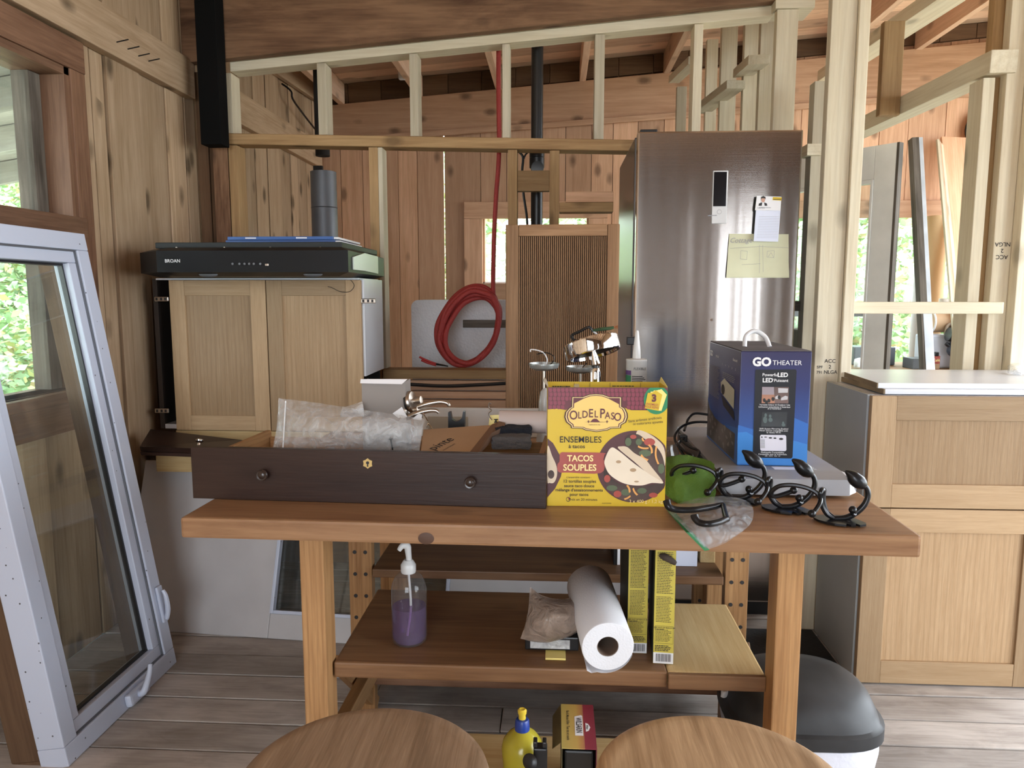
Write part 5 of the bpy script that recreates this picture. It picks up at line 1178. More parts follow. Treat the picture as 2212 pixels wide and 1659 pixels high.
# ---- silver device with carton on top
dv_ = thing('media_player', 'flat silver electronic unit with dusty top, under the blue carton', 'electronic unit', (.38, 1.64, ZT))
dx0, dx1, dy0, dy1, dz = .372, .652, 1.635, 2.24, .05
bm = bmesh.new(); addprism(bm, [(dx0, dy0, ZT + .007), (dx0, dy1, ZT + .007), (dx0, dy1, ZT + dz), (dx0, dy0 + .055, ZT + dz), (dx0, dy0 + .004, ZT + dz - .008)], (dx1 - dx0, 0, 0))
done('case', bm, SILVER, dv_)
prism('end_cap', mat('cap_silver', (.58, .59, .63), .3, .2), dv_, [(dx1 + .0005, dy0 + .002, ZT + .008), (dx1 + .018, dy0 + .012, ZT + .012), (dx1 + .024, dy0 + .03, ZT + .03), (dx1 + .018, dy0 + .06, ZT + .042), (dx1 + .0005, dy0 + .06, ZT + dz - .001), (dx1 + .0005, dy0 + .004, ZT + .044)], (0, .0, .0) if False else (0, .004, 0))
for x in (dx0 + .03, dx1 - .05):
    for y in (dy0 + .03, dy1 - .05): box('foot', BLACK, dv_, x, x + .02, y, y + .02, ZT + .0003, ZT + .0069)
box('side_port_panel', BLACK, dv_, dx0 - .0015, dx0 - .0002, dy0 + .15, dy1 - .02, ZT + .012, ZT + .042)
q = at(1778, 1048, Y=dy0); lathe('knob_ring', GREYM, dv_, [(.008, 0), (.008, .0012), (.0055, .0014), (.005, .0006), (0, .0006)], (q.x, dy0 - .0002, q.z - .012), 20, (rad(90), 0, 0))
box('label', PAPERB, dv_, .505, .56, dy0 + .062, dy0 + .088, ZT + dz + .0002, ZT + dz + .0006)
box('label', FILM, dv_, .562, .60, dy0 + .062, dy0 + .084, ZT + dz + .0002, ZT + dz + .0007)
GZ = ZT + dz + .0008
g0 = at(1592, 1005, Z=GZ); g1 = at(1745, 1009, Z=GZ); GW = (g1 - g0).length; GH = .268; GD = .355
go = thing('projector_carton', 'blue printed projector carton with a white carry handle, standing on the silver unit', 'box', (g0.x, g0.y, GZ), rz=-.004, local=True)
GO_F = grad_mat('blue_carton', [(0, (.035, .15, .46)), (.25, (.03, .10, .36)), (.34, (.025, .075, .28)), (.7, (.022, .03, .13)), (1, (.026, .022, .08))], 'z', -GH / 2, GH / 2)
box('carton', GO_F, go, 0, GW, 0, GD, 0, GH, .002)
GOT = mat('dusty_top', (.10, .09, .10), .7, var=.4)
box('top_flap', GOT, go, .001, GW - .001, .001, GD - .001, GH + .0003, GH + .002)
gf = Face(go, (0, 0, 0), (1, 0, 0), (0, 0, 1))
def G(x, y):   # coordinates read off the front print
    f = (y - 250) / 1340; xl = 480 - 80 * f; xr = 1335 - 90 * f; return ((x - xl) / (xr - xl) * GW, (1 - f) * GH)
BL1 = mat('wave_blue', (.04, .20, .55), .4); BL2 = mat('wave_mid', (.03, .13, .44), .4); BLK = mat('panel_black', (.010, .011, .016), .35)
gf.poly('wave_print', BL2, [G(*q) for q in ((425, 1110), (600, 1160), (800, 1120), (1105, 1020), (1275, 1090), (1258, 1330), (1080, 1290), (800, 1300), (408, 1330))], 1)
gf.poly('wave_print', BL1, [G(*q) for q in ((418, 1200), (520, 1190), (650, 1260), (900, 1330), (1100, 1290), (1258, 1330), (1246, 1590), (402, 1568))], 2)
gf.poly('panel_print', BLK, [G(*q) for q in ((655, 460), (1130, 455), (1142, 475), (1075, 1480), (1060, 1500), (605, 1495), (592, 1475), (645, 475))], 3)
def gt(body, x, y, px, m=INKW, l=5, **k): xx, yy = G(x, y); return gf.text(body, xx, yy, px * 1.38 / 1340 * GH, m, l, **k)
gt('GO', 722, 415, 98, bold=.045); gt('THEATER', 1028, 405, 56, sx=1.02); gt('Powerful', 822, 535, 36, bold=.01); gt('LED', 972, 542, 50, bold=.03); gt('LED', 790, 605, 50, bold=.03); gt('Puissant', 952, 600, 36, bold=.01)
for x, y in ((1000, 497), (1015, 492), (1028, 505), (830, 560), (845, 556), (857, 566)): gf.poly('spark_print', INKW, [G(x, y), G(x + 3, y + 14), G(x + 6, y + 1)], 5)
gf.poly('photo_print', mat('sunset_print', (.42, .20, .13), .5, var=.6), [G(*q) for q in ((722, 660), (865, 660), (870, 850), (712, 850))], 5)
gf.poly('photo_print', mat('sunset_sky_print', (.30, .25, .28), .5), [G(*q) for q in ((722, 660), (865, 660), (866, 750), (718, 750))], 6)
gf.many('photo_people', INK, [[G(*q) for q in circ(x, y, 18, 24, 10)] for x, y in ((745, 815), (800, 820), (850, 800), (770, 840), (925, 780))], 7)
gf.poly('photo_print', mat('room_print', (.16, .10, .09), .5, var=.6), [G(*q) for q in ((868, 660), (1045, 660), (1035, 850), (870, 850))], 5)
gf.many('photo_people', mat('room_light_print', (.50, .48, .50), .5), [[G(*q) for q in pts] for pts in (((915, 672), (1035, 675), (1030, 725), (915, 728)), ((875, 775), (910, 755), (915, 800), (880, 800)), ((950, 785), (1000, 760), (1030, 770), (1025, 805), (945, 815)))], 6)
for k, (s_, y, x) in enumerate((('Versatile Indoor & Outdoor Use', 877, 870), ("Utilisation polyvalente à l'intérieur", 902, 866), ("et à l'extérieur", 922, 866), ('WiFi Screen Mirroring Enabled', 1158, 853), ("Miroir d'écran compatible avec", 1180, 850), ('le réseau Wi-Fi', 1202, 850), ('Multimedia Compatibility', 1438, 832), ('Compatible avec le multimédia', 1460, 832), ('USB   HDMI   VGA   AV', 1478, 832))): gt(s_, x, y, 19 if k != 8 else 13)
gf.poly('photo_print', mat('night_print', (.035, .04, .045), .5, var=.8), [G(*q) for q in ((715, 955), (1020, 950), (1005, 1125), (700, 1125))], 5)
gf.many('photo_people', mat('night_people', (.085, .115, .115), .5), [[G(*q) for q in circ(x, y, rx, ry, 12)] for x, y, rx, ry in ((812, 1000, 17, 20), (815, 1045, 26, 26), (758, 990, 16, 22), (750, 1045, 26, 40), (968, 1078, 13, 15), (970, 1102, 22, 20))], 6)
gf.poly('device_print', mat('device_print', (.62, .60, .68), .5), [G(x, y) for x, y in roundrect(684, 1222, 1002, 1412, 22)], 5)
gf.many('device_ports', INK, [[G(*q) for q in circ(x, y, rx, ry, 10)] for x, y, rx, ry in ((707, 1250, 8, 10), (752, 1248, 20, 5), (810, 1257, 22, 9), (865, 1260, 19, 9), (940, 1268, 26, 13))], 6)
gf.many('device_vents', INKG, [[G(688, 1275 + k * 12), G(742, 1275 + k * 12), G(742, 1282 + k * 12), G(688, 1282 + k * 12)] for k in range(9)], 6)
# left printed side
gl = Face(go, (0, GD, 0), (0, -1, 0), (0, 0, 1))
def S(u, v): return (u * GD, v * GH)
gl.poly('wave_print', BL2, [S(0, .42), S(.15, .28), S(.5, .18), (GD, .09 * 1), S(1, .0), S(0, 0)][:3] + [S(.6, .27), S(1, .33), S(1, .0), S(0, 0)], 1)
gl.poly('photo_print', mat('gathering_print', (.13, .11, .11), .5, var=.9), [S(0, .40), S(.1, .31), S(.3, .26), S(.45, .255), S(.92, .26), S(.92, .02), S(0, .02)], 2)
gl.many('photo_highlights', mat('gathering_light', (.22, .20, .185), .5, var=.5), [[S(x + .03 * math.cos(a) * (1 + .5 * math.sin(a * 3 + x * 30)), y + .022 * math.sin(a) * (1 + .5 * math.cos(a * 2 + y * 40))) for a in (0, .9, 1.8, 2.7, 3.6, 4.5, 5.4)] for x, y in ((.08, .27), (.12, .2), (.19, .24), (.22, .15), (.3, .21), (.36, .15), (.55, .2), (.62, .24), (.68, .17), (.74, .12), (.8, .22), (.86, .16), (.45, .1), (.35, .08), (.6, .07), (.15, .08))], 3)
def st(body, u, v, h, **k): xx, yy = S(u, v); return gl.text(body, xx, yy, h * GH, INKW, 4, **k)
st('GO', .09, .865, .075, bold=.04, sx=1.1); st('PORTABLE', .30, .868, .03); st('Bluetooth', .86, .895, .035, bold=.01, sx=1.2)
gl.lines('side_print', INKG, *S(.05, .47), *S(.42, .78), 22, 4, 3, fill=.4); gl.lines('side_print', INKG, *S(.50, .70), *S(.92, .765), 4, 4, 5, fill=.4)
for k, g_ in enumerate('14FHD'): st(g_, .48 + k * .10, .815, .03); 
gl.poly('projector_print', mat('projector_beige', (.48, .45, .36), .5), [S(.45, .645), S(.56, .70), S(.87, .645), S(.87, .47), S(.47, .55)], 4)
gl.poly('projector_print', INK, [S(*q) for q in circ(.53, .59, .055, .05, 20)], 5); gl.poly('projector_print', mat('projector_shadow', (.02, .02, .03), .5), [S(.47, .53), S(.87, .45), S(.90, .37), S(.55, .44)], 3)
hx = GW * .42; tube('carry_handle', mat('handle_white', (.72, .73, .75), .35), go, spl([(hx - .028, .13, GH + .002), (hx - .024, .135, GH + .028), (hx - .002, .14, GH + .040), (hx + .022, .135, GH + .026), (hx + .030, .12, GH + .002)], 6), .0055, 10)
# ---- cables behind the unit
pw = thing('power_cable', 'black power cables plugged in behind the silver unit', 'cable', at(1490, 940, Y=2.0))
def ck_(pts, r=.0036): tube('cable', BLACK, pw, spl([at(x, y, Y=Y) for x, y, Y in pts], 6), r, 8)
ck_(((1528, 912, 2.02), (1500, 912, 2.02), (1475, 920, 2.0), (1460, 935, 1.97), (1458, 950, 1.95), (1466, 965, 1.93), (1478, 985, 1.90)))
ck_(((1530, 896, 2.08), (1502, 893, 2.08), (1488, 903, 2.07), (1482, 918, 2.05), (1478, 930, 2.02)))
ck_(((1478, 945, 1.98), (1466, 960, 1.93), (1480, 975, 1.90), (1498, 985, 1.86), (1490, 998, 1.82), (1476, 1000, 1.80)))
ck_(((1470, 950, 1.95), (1490, 965, 1.92), (1510, 975, 1.88), (1505, 990, 1.84)))
a = at(1466, 938, Y=1.99); box('plug', BLACK, pw, a.x, a.x + .022, 1.975, 2.0, a.z - .02, a.z, .004)
a = at(1485, 955, Y=1.92); box('adapter', BLACK, pw, a.x - .02, a.x + .025, 1.90, 1.93, ZT + .001, ZT + .03, .005)
# ---- green cloth
gcl = tag(done('green_cloth', crumple([[at(1434, 1050, Y=1.60), at(1470, 1088, Y=1.585), at(1545, 1100, Y=1.58)], [at(1437, 1012, Y=1.66), at(1480, 1050, Y=1.60), at(1545, 1066, Y=1.60)], [at(1438, 990, Y=1.72), at(1490, 985, Y=1.70), at(1545, 1000, Y=1.64)]], 32, 28, .017, 5, .0, 19), mat('green_terry', (.10, .20, .03), .9, bump=1, bscale=500), None, smooth=True, norm=False), 'crumpled bright green cleaning cloth beside the yellow carton', 'cloth')
# ---- coat hooks
def hook(label, px, py, sc=1.0):
    b = at(px, py, Z=ZT + .002); Y = b.y; k = Y / 1600 / 4.81 * sc
    t = thing('coat_hook', label, 'coat hook', b, group='black coat hooks on the table', local=True)
    def H(pts, dy=None): return [Vector(((x - 1875) * k, (dy[i] if dy else 0), (765 - y) * k)) for i, (x, y) in enumerate(pts)]
    bm = bmesh.new(); addprism(bm, [Vector(((x - 1875) * k, yy * 1.75, .0005)) for x, yy in ((1650, .012), (1640, .004), (1660, -.004), (1720, -.012), (1780, -.017), (1880, -.021), (1905, -.016), (1930, -.021), (1975, -.021), (1995, -.016), (2020, -.021), (2090, -.018), (2110, -.012), (2060, .004), (2000, .012), (1900, .016), (1750, .016))], (0, 0, .004))
    done('base_plate', bm, BLACKM, t)
    lathe('screw_hole', INK, t, [(.003, 0), (.003, .0004)], ((1950 - 1875) * k, -.012, .0046), 12)
    tube('main_arm', BLACKM, t, spl(H([(1830, 735), (1950, 725), (2050, 670), (2125, 590), (2160, 500), (2150, 420), (2100, 360), (2040, 315)]), 6), [.0055, .006, .006, .0055, .005, .005], 10)
    bm = bmesh.new(); lf = spl(H([(2130, 395), (2085, 360), (2030, 320), (1975, 265), (1918, 228)]), 4); addtube(bm, lf, [.005, .011, .0145, .0145, .0125, .007, .002], 10)
    for v in bm.verts: v.co.y *= 1.0
    done('leaf_tip', bm, BLACKM, t, smooth=True)
    tube('curl', BLACKM, t, spl(H([(2050, 670), (2015, 680), (1985, 660), (1980, 630)], [0, -.008, -.012, -.014]), 4), .0035, 8)
    for nm, x, y, dy in (('ball', 1985, 618, -.014), ('ball', 1545, 640, -.030), ('ball', 1440, 470, .022)):
        bm = bmesh.new(); bmesh.ops.create_uvsphere(bm, u_segments=14, v_segments=8, radius=.0078, matrix=Matrix.Translation(H([(x, y)], [dy])[0])); done(nm, bm, BLACKM, t, smooth=True)
    tube('back_loop', BLACKM, t, spl(H([(1830, 735), (1755, 690), (1700, 600), (1668, 500), (1668, 450), (1695, 430), (1720, 460), (1725, 560), (1760, 670), (1840, 735)], [0, 0, .0, -.004, -.006, 0, .006, .006, .004, 0]), 5), .0046, 8)
    tube('prong', BLACKM, t, spl(H([(1672, 520), (1630, 460), (1540, 420), (1420, 405), (1300, 425), (1235, 480), (1222, 530), (1262, 552), (1350, 520), (1440, 475)], [-.004, 0, .006, .014, .022, .028, .03, .03, .026, .022]), 5), .0046, 8)
    tube('prong', BLACKM, t, spl(H([(1672, 520), (1648, 555), (1600, 600), (1560, 630)], [-.004, -.014, -.024, -.03]), 5), .0046, 8)
    return t
hook('black iron coat hook nearest the table corner, leaf tip raised', 1811, 1126)
hook('black iron coat hook in the middle of the three', 1697, 1101)
hook('black iron coat hook standing half behind the zip bag', 1590, 1082)
# ---- zip bag over the edge with a loose hook on it
zb = thing('zip_bag', 'crumpled clear zip bag with a green seal hanging over the table edge', 'bag', at(1530, 1100, Z=ZT + .01))
Ye = at(1500, 1150, Z=ZT).y
ZC = [[at(1440, 1099, Z=ZT + .004), at(1482, 1143, Y=Ye - .012), at(1527, 1186, Y=Ye - .016)], [at(1505, 1078, Z=ZT + .022), at(1550, 1112, Z=ZT + .022), at(1578, 1165, Y=Ye - .014)], [at(1570, 1071, Z=ZT + .02), at(1622, 1090, Z=ZT + .02), at(1620, 1132, Z=ZT + .006)]]
done('film', crumple(ZC, 26, 22, .008, 11, .006), plastic_film('zip_film', (.42, .45, .48), .74), zb, smooth=True, norm=False)
GS = [at(1436, 1097, Z=ZT + .006), at(1482, 1150, Y=Ye - .016), at(1522, 1190, Y=Ye - .020), at(1533, 1188, Y=Ye - .020), at(1496, 1150, Y=Ye - .016), at(1455, 1102, Z=ZT + .006)]
bm = bmesh.new(); V = [bm.verts.new(p) for p in GS]; bm.faces.new((V[0], V[1], V[4], V[5])); bm.faces.new((V[1], V[2], V[3], V[4])); done('green_seal', bm, mat('seal_green', (.02, .20, .06), .4), zb, norm=False)
lh = thing('loose_hook', 'black iron hook lying flat on the zip bag', 'hook', at(1510, 1115, Z=ZT + .03))
def lz(x, y, h=.034): return at(x, y, Z=ZT + h)
tube('long_arm', BLACKM, lh, spl([lz(1440, 1082, .05), lz(1445, 1095, .04), lz(1462, 1101), lz(1500, 1101), lz(1540, 1095), lz(1560, 1091), lz(1564, 1100), lz(1567, 1113), lz(1570, 1122)], 5), [.0075, .0065, .006, .0055, .0055, .006], 10)
tube('short_arm', BLACKM, lh, spl([lz(1570, 1121), lz(1553, 1128), lz(1530, 1132), lz(1511, 1129), lz(1502, 1120, .04), lz(1500, 1113, .045)], 5), [.006, .006, .006, .007, .0075], 10)

# ================================================================== LOWER SHELF
# ---- soap bottle
q = at(885, 1385, Z=LS); Yb = q.y; k = Yb / 1600
sp = thing('soap_bottle', 'clear pump bottle half full of purple soap, on the lower shelf', 'bottle', (q.x, Yb, LS))
def hz_(py): return at(885, py, Y=Yb).z - LS
zs, zn = hz_(1262), hz_(1236)
rB = 40 * k
lathe('bottle', glass_mat('clear_plastic', (.93, .93, .95), .05), sp, [(0, .002), (rB * .86, .001), (rB * .97, .006), (rB, .015), (rB, zs - .012), (rB * .93, zs + .004), (rB * .75, zs + .018), (rB * .5, zn - .002), (rB * .4, zn)], (q.x, Yb, LS + .0005), 40)
lathe('soap', glass_mat('purple_soap', (.60, .42, .72), .22, 1.35, (.30, .19, .40)), sp, [(0, .005), (rB * .82, .005), (rB * .93, .012), (rB * .955, .02), (rB * .955, hz_(1308)), (0, hz_(1308))], (q.x, Yb, LS + .0005), 40)
CLR = mat('pump_plastic', (.58, .58, .58), .3)
lathe('collar', CLR, sp, [(.0165, zn), (.0175, zn + .003), (.0175, zn + .018), (.014, zn + .024), (.010, zn + .03)], (q.x, Yb, LS), 28)
ztop = LS + hz_(1180)
tube('pump_head', CLR, sp, spl([(q.x + .002, Yb, LS + zn + .028), (q.x, Yb, ztop - .012), (q.x - .002, Yb, ztop), (q.x - .012, Yb - .004, ztop + .002), (q.x - .02, Yb - .006, ztop - .008)], 5), [.0065, .0075, .0085, .007, .005], 12)
tube('dip_tube', CLR, sp, spl([(q.x, Yb, LS + zn), (q.x + .004, Yb, LS + zn * .5), (q.x - .006, Yb + .004, LS + .012)], 5), .0028, 8)
# ---- black case, bag and tag
q = at(1192, 1411, Z=LS); a = at(1134, 1411, Y=q.y); b = at(1250, 1411, Y=q.y)
bc = thing('black_case', 'flat black plastic case under the crumpled brown bag', 'case', (q.x, q.y, LS))
box('case', BLACK, bc, a.x, b.x, q.y, q.y + .12, LS + .0065, LS + .038, .003)
box('clear_label', FILM, bc, a.x + .012, b.x - .02, q.y - .001, q.y - .0002, LS + .011, LS + .032)
t_ = tag(box('yellow_tag', YEL2, None, at(1178, 1425, Z=LS).x, at(1222, 1425, Z=LS).x, at(1200, 1427, Z=LS).y, at(1200, 1411, Z=LS).y + .01, LS + .0008, LS + .0055, .001), 'yellow foil tag sticking out from under the black case', 'tag')
Yc = q.y
bg = tag(done('crumpled_bag', crumple([[at(1124, 1380, Y=Yc), at(1190, 1385, Y=Yc - .005), at(1255, 1358, Y=Yc + .01)], [at(1140, 1325, Y=Yc + .03), at(1195, 1330, Y=Yc - .01), at(1250, 1315, Y=Yc + .03)], [at(1146, 1268, Y=Yc + .07), at(1188, 1292, Y=Yc + .05), at(1236, 1290, Y=Yc + .07)]], 22, 18, .011, 21, .03), plastic_film('brown_film', (.42, .33, .27), .28), None, smooth=True, norm=False), 'crumpled brownish plastic bag on the black case, left of the paper towels', 'bag')
# ---- paper towels
pt = thing('paper_towel_roll', 'white paper towel roll lying tilted on the lower shelf', 'paper towels', at(1313, 1450, Y=1.46))
n0 = at(1313, 1397, Y=1.462); n1 = at(1273, 1266, Y=1.735); ax_ = (n1 - n0); LT = ax_.length
towel = mat('towel_paper', (.74, .75, .79), .85, bump=.25, bscale=260)
o = lathe('roll', towel, pt, [(.0225, 0), (.040, -.0005), (.053, 0), (.0545, .002), (.0545, LT - .002), (.053, LT), (.0225, LT), (.0225, 0)], n0, 48, None, False); o.rotation_euler = ax_.to_track_quat('Z', 'Y').to_euler()
o = lathe('core', mat('core_card', (.16, .11, .08), .8), pt, [(.0222, .0015), (.0222, LT - .001), (.021, LT - .001), (.021, .0015), (.0222, .0015)], n0, 32, None, False); o.rotation_euler = ax_.to_track_quat('Z', 'Y').to_euler()
xd = ax_.normalized(); sd = xd.cross(Vector((0, 0, 1))).normalized(); ud = sd.cross(xd)
bm = bmesh.new(); prev = None
for i in range(13):
    a_ = rad(-20 - i * 9); rr2 = .0550 + .0006 * i + (.006 if i > 10 else 0)
    c_ = sd * (math.cos(a_) * rr2) + ud * (math.sin(a_) * rr2)
    v0 = bm.verts.new(n0 + c_); v1 = bm.verts.new(n0 + xd * (LT * .98) + c_)
    if prev: bm.faces.new((prev[0], v0, v1, prev[1]))
    prev = (v0, v1)
done('loose_sheet', bm, towel, pt, smooth=True, norm=False)
blk = tag(box('wedge_block', 'dark', None, n1.x - .04, n1.x + .04, n1.y - .06, n1.y - .02, LS + .0005, n1.z - .078, .003), 'dark block propping the far end of the paper towel roll', 'block')
# ---- two yellow cartons
def ycart(label, bl, brx, pyt, tilt, seed, torn):
    p = at(*bl, Z=LS); p2 = at(brx, bl[1] + 1, Y=p.y); wd = p2.x - p.x; h = at(bl[0], pyt, Y=p.y).z - LS
    h = min(h, .302)
    t = thing('yellow_carton', label, 'box', (p.x, p.y, LS + .0005), rz=rad(tilt), group='yellow cartons on the lower shelf', local=True)
    box('carton', mat('dark_green_card', (.02, .025, .014), .5, var=.5), t, 0, wd, .0006, .19, 0, h, .0015)
    box('printed_side', mat('yellow_carton_print', (.56, .46, .07), .5, var=.08), t, .0004, wd - .0004, -.0004, .0005, .0005, h - .0005)
    f = Face(t, (0, -.0004, 0), (1, 0, 0), (0, 0, 1))
    f.lines('fine_print', INK, wd * .1, h * .62, wd * .92, h * .985, 26, 1, seed, fill=.38); f.lines('fine_print', INK, wd * .1, h * .37, wd * .9, h * .60, 17, 1, seed + 3, fill=.36)
    f.lines('fine_print', INK, wd * .1, h * .20, wd * .9, h * .31, 9, 1, seed + 5, fill=.36); f.lines('bold_print', INK, wd * .08, h * .115, wd * .95, h * .17, 4, 1, seed + 7, fill=.55)
    f.ring('print_border', INK, [(wd * .07, h * .18), (wd * .95, h * .18), (wd * .95, h * .335), (wd * .07, h * .335)], .02, 1)
    f.text('KEEP OUT OF REACH OF', wd * .5, h * .315, .0042, INK, 2, bold=.02); f.text('CHILDREN', wd * .28, h * .30, .0042, INK, 2, bold=.02)
    f.rect('barcode_patch', PAPER, .0006, .001, wd - .0006, h * .10, 1)
    rr = random.Random(seed); x = wd * .14; bars = []
    while x < wd * .86:
        ww = rr.choice((.0004, .0008, .0012)); bars.append([(x, h * .022), (x + ww, h * .022), (x + ww, h * .09), (x, h * .09)]); x += ww + rr.choice((.0005, .0008, .0011))
    f.many('barcode', INK, bars, 2)
    if torn: tube('torn_flap', mat('torn_card', (.05, .035, .025), .8), t, spl([(wd * .2, -.004, h - .012), (wd * .55, -.010, h - .016), (wd * .95, -.006, h - .028)], 5), [.004, .008, .007, .005], 10)
    return t
ycart('tall yellow carton with fine print standing right beside the paper towels', (1354, 1411), 1397, 1180, 0, 31, False)
ycart('tall yellow carton with a torn dark top flap, nearer the pine board', (1410, 1433), 1454, 1186, -4, 47, True)
# ---- on the upper shelf of the pegged unit
wc = tag(box('white_carton', PAPERB, None, at(1452, 1225, Y=2.0).x, at(1506, 1225, Y=2.0).x, 2.0, 2.1, ZS1 + .0005, ZS1 + .10, .002), 'plain white carton on the shelf behind the yellow cartons', 'box')
Face(wc, (at(1487, 1205, Y=2.0).x, 2.0, ZS1 + .045), (0, 0, -1), (1, 0, 0)).text('Kartell', 0, 0, .010, INKG, 1) if False else None
wbk = tag(box('wood_block', 'rawpine', None, at(1509, 1225, Y=2.05).x, at(1541, 1225, Y=2.05).x, 2.03, 2.14, ZS1 + .0005, ZS1 + .10, .003), 'raw wood offcut beside the white carton on the shelf', 'block')
wbk2 = thing('white_binder', 'thin white-spined dark folder standing on the shelf left of the yellow cartons', 'folder', (at(1335, 1225, Y=2.0).x, 2.0, ZS1))
box('spine', PAPER, wbk2, at(1333, 1225, Y=2.0).x, at(1339, 1225, Y=2.0).x, 2.0, 2.18, ZS1 + .0005, ZS1 + .12, .001); box('cover', BLACK, wbk2, at(1325, 1225, Y=2.0).x, at(1332.6, 1225, Y=2.0).x, 2.0, 2.18, ZS1 + .0005, ZS1 + .13, .001)

# ================================================================== BETWEEN THE STOOLS
LPZ = .18
q = at(1128, 1600, Y=1.375); yb = thing('yellow_bottle', 'yellow dish soap bottle with blue collar and pull cap, between the stools', 'bottle', (q.x, 1.375, LPZ))
def bz(py): return at(1128, py, Y=1.375).z - LPZ
k = 1.375 / 1600; YB_ = mat('yellow_soap', (.40, .34, .03), .22)
o = lathe('bottle', YB_, yb, [(0, 0), (.036, .001), (.040, .006), (.040, bz(1700)), (.0375, bz(1660)), (.039, bz(1640)), (.041, bz(1615)), (.038, bz(1600)), (.028, bz(1586)), (.016, bz(1577)), (.013, bz(1575))], (q.x, 1.375, LPZ + .0005), 40)
BLU = mat('blue_collar', (.015, .045, .26), .35)
lathe('collar', BLU, yb, [(.0145, 0), (.0148, .002), (.0140, bz(1556) - bz(1576)), (.012, bz(1552) - bz(1576)), (.006, bz(1551) - bz(1576))], (q.x, 1.375, LPZ + bz(1577)), 28)
lathe('pull_cap', mat('cap_yellow', (.70, .52, .05), .35), yb, [(.0065, 0), (.0075, .002), (.0065, .008), (.0085, .012), (.0092, .018), (.006, .021), (.003, .0205), (0, .019)], (q.x, 1.375, LPZ + bz(1553)), 24)
q0, q1, q2, q3 = at(1213, 1609, Z=.325), at(1287, 1625, Z=.325), at(1284, 1526, Z=.325), at(1218, 1518, Z=.325)
wx = thing('printed_box', 'yellow and maroon printed box with torn open front, between the stools', 'box', (q0.x, q0.y, LPZ))
WW = (q1 - q0).length; WDp = ((q2 + q3) / 2 - (q0 + q1) / 2).length; WX = q0.x; WY = (q0.y + q1.y) / 2
WMAT = grad_mat('yellow_maroon_print', [(0, (.46, .36, .10)), (.45, (.52, .34, .09)), (.60, (.46, .22, .08)), (.66, (.40, .17, .08)), (.67, (.26, .03, .05)), (1, (.22, .025, .045))], 'x', -WW / 2, WW / 2, .5)
WSIDE = mat('box_brown_side', (.10, .075, .03), .7, var=.4)
box('top_panel', WMAT, wx, WX, WX + WW, WY, WY + WDp, .3235, .325)
box('side_panel', WSIDE, wx, WX, WX + .0015, WY, WY + WDp, LPZ + .0005, .3233)
box('side_panel', MAR, wx, WX + WW - .0015, WX + WW, WY, WY + WDp, LPZ + .0005, .3233)
box('back_panel', WSIDE, wx, WX + .0016, WX + WW - .0016, WY + WDp - .0015, WY + WDp, LPZ + .0005, .3233)
box('contents', BLACK, wx, WX + .006, WX + WW - .006, WY + .012, WY + WDp - .004, LPZ + .001, .312, .004)
prism('side_flap', WSIDE, wx, [(WX - .0006, WY + .02, .3235), (WX - .0006, WY + WDp, .3235), (WX - .018, WY + WDp - .02, .308), (WX - .018, WY + .03, .302)], (0, 0, .001))
fw_ = Face(wx, (WX, WY, .325), (1, 0, 0), (0, 1, 0))
fw_.poly('logo_plate', INKW, [(WW * .40, WDp * .27), (WW * .64, WDp * .27), (WW * .64, WDp * .72), (WW * .60, WDp * .74), (WW * .40, WDp * .70)], 1)
fw_.text('WILSARIN', WW * .445, WDp * .50, .0165, INK, 2, rot=rad(-90), bold=.02, sx=.72)
fw_.text('Rat & Mouse Killer / Tue rats et souris', WW * .16, WDp * .50, .0085, INK, 2, rot=rad(-90), bold=.01, sx=.78)
fw_.poly('emblem', INKW, [(WW * .72, WDp * .36), (WW * .80, WDp * .38), (WW * .86, WDp * .46), (WW * .80, WDp * .54), (WW * .72, WDp * .56)], 1); fw_.text('Wilson', WW * .745, WDp * .46, .0055, INK, 2, rot=rad(-90), bold=.02)
bk = thing('black_clamp', 'small black plastic clamp in front of the yellow bottle', 'clamp', at(1158, 1640, Y=1.30))
e = at(1146, 1645, Y=1.30); lathe('disc', BLACK, bk, [(.013, 0), (.015, .003), (.010, .006), (.006, .007), (0, .007)], e, 24, (rad(70), 0, rad(-25)))
zt_ = at(1165, 1618, Y=1.31).z
box('body', BLACK, bk, at(1152, 1640, Y=1.31).x, at(1182, 1640, Y=1.31).x, 1.31, 1.333, LPZ + .0005, zt_, .003)
for x in (1156, 1176): a = at(x, 1610, Y=1.31); box('prong', BLACK, bk, a.x - .004, a.x + .004, 1.312, 1.33, zt_ + .0003, zt_ + .012, .002)
# ---- waste bin
wbn = thing('waste_bin', 'black domed lid waste bin with a white bag showing, beside the table leg', 'bin', (.60, 1.755, 0))
def sel(rx, ry, z, n=44, e=3.2): return [(.60 + rx * math.copysign(abs(math.cos(2 * math.pi * i / n)) ** (2 / e), math.cos(2 * math.pi * i / n)), 1.755 + ry * math.copysign(abs(math.sin(2 * math.pi * i / n)) ** (2 / e), math.sin(2 * math.pi * i / n)), z) for i in range(n)]
def loft(name, m, levels, par, smooth=True):
    bm = bmesh.new(); rg = [[bm.verts.new(p) for p in q] for q in levels]; n = len(rg[0])
    for A, B in zip(rg, rg[1:]):
        for i in range(n): bm.faces.new((A[i], A[(i + 1) % n], B[(i + 1) % n], B[i]))
    bm.faces.new(rg[0][::-1]); bm.faces.new(rg[-1]); return done(name, bm, m, par, smooth=smooth)
loft('bucket', BLACK, [sel(.135, .115, .0005), sel(.16, .14, .16)], wbn)
LIDM = mat('bin_lid', (.035, .036, .038), .5, 0, .4, var=.5)
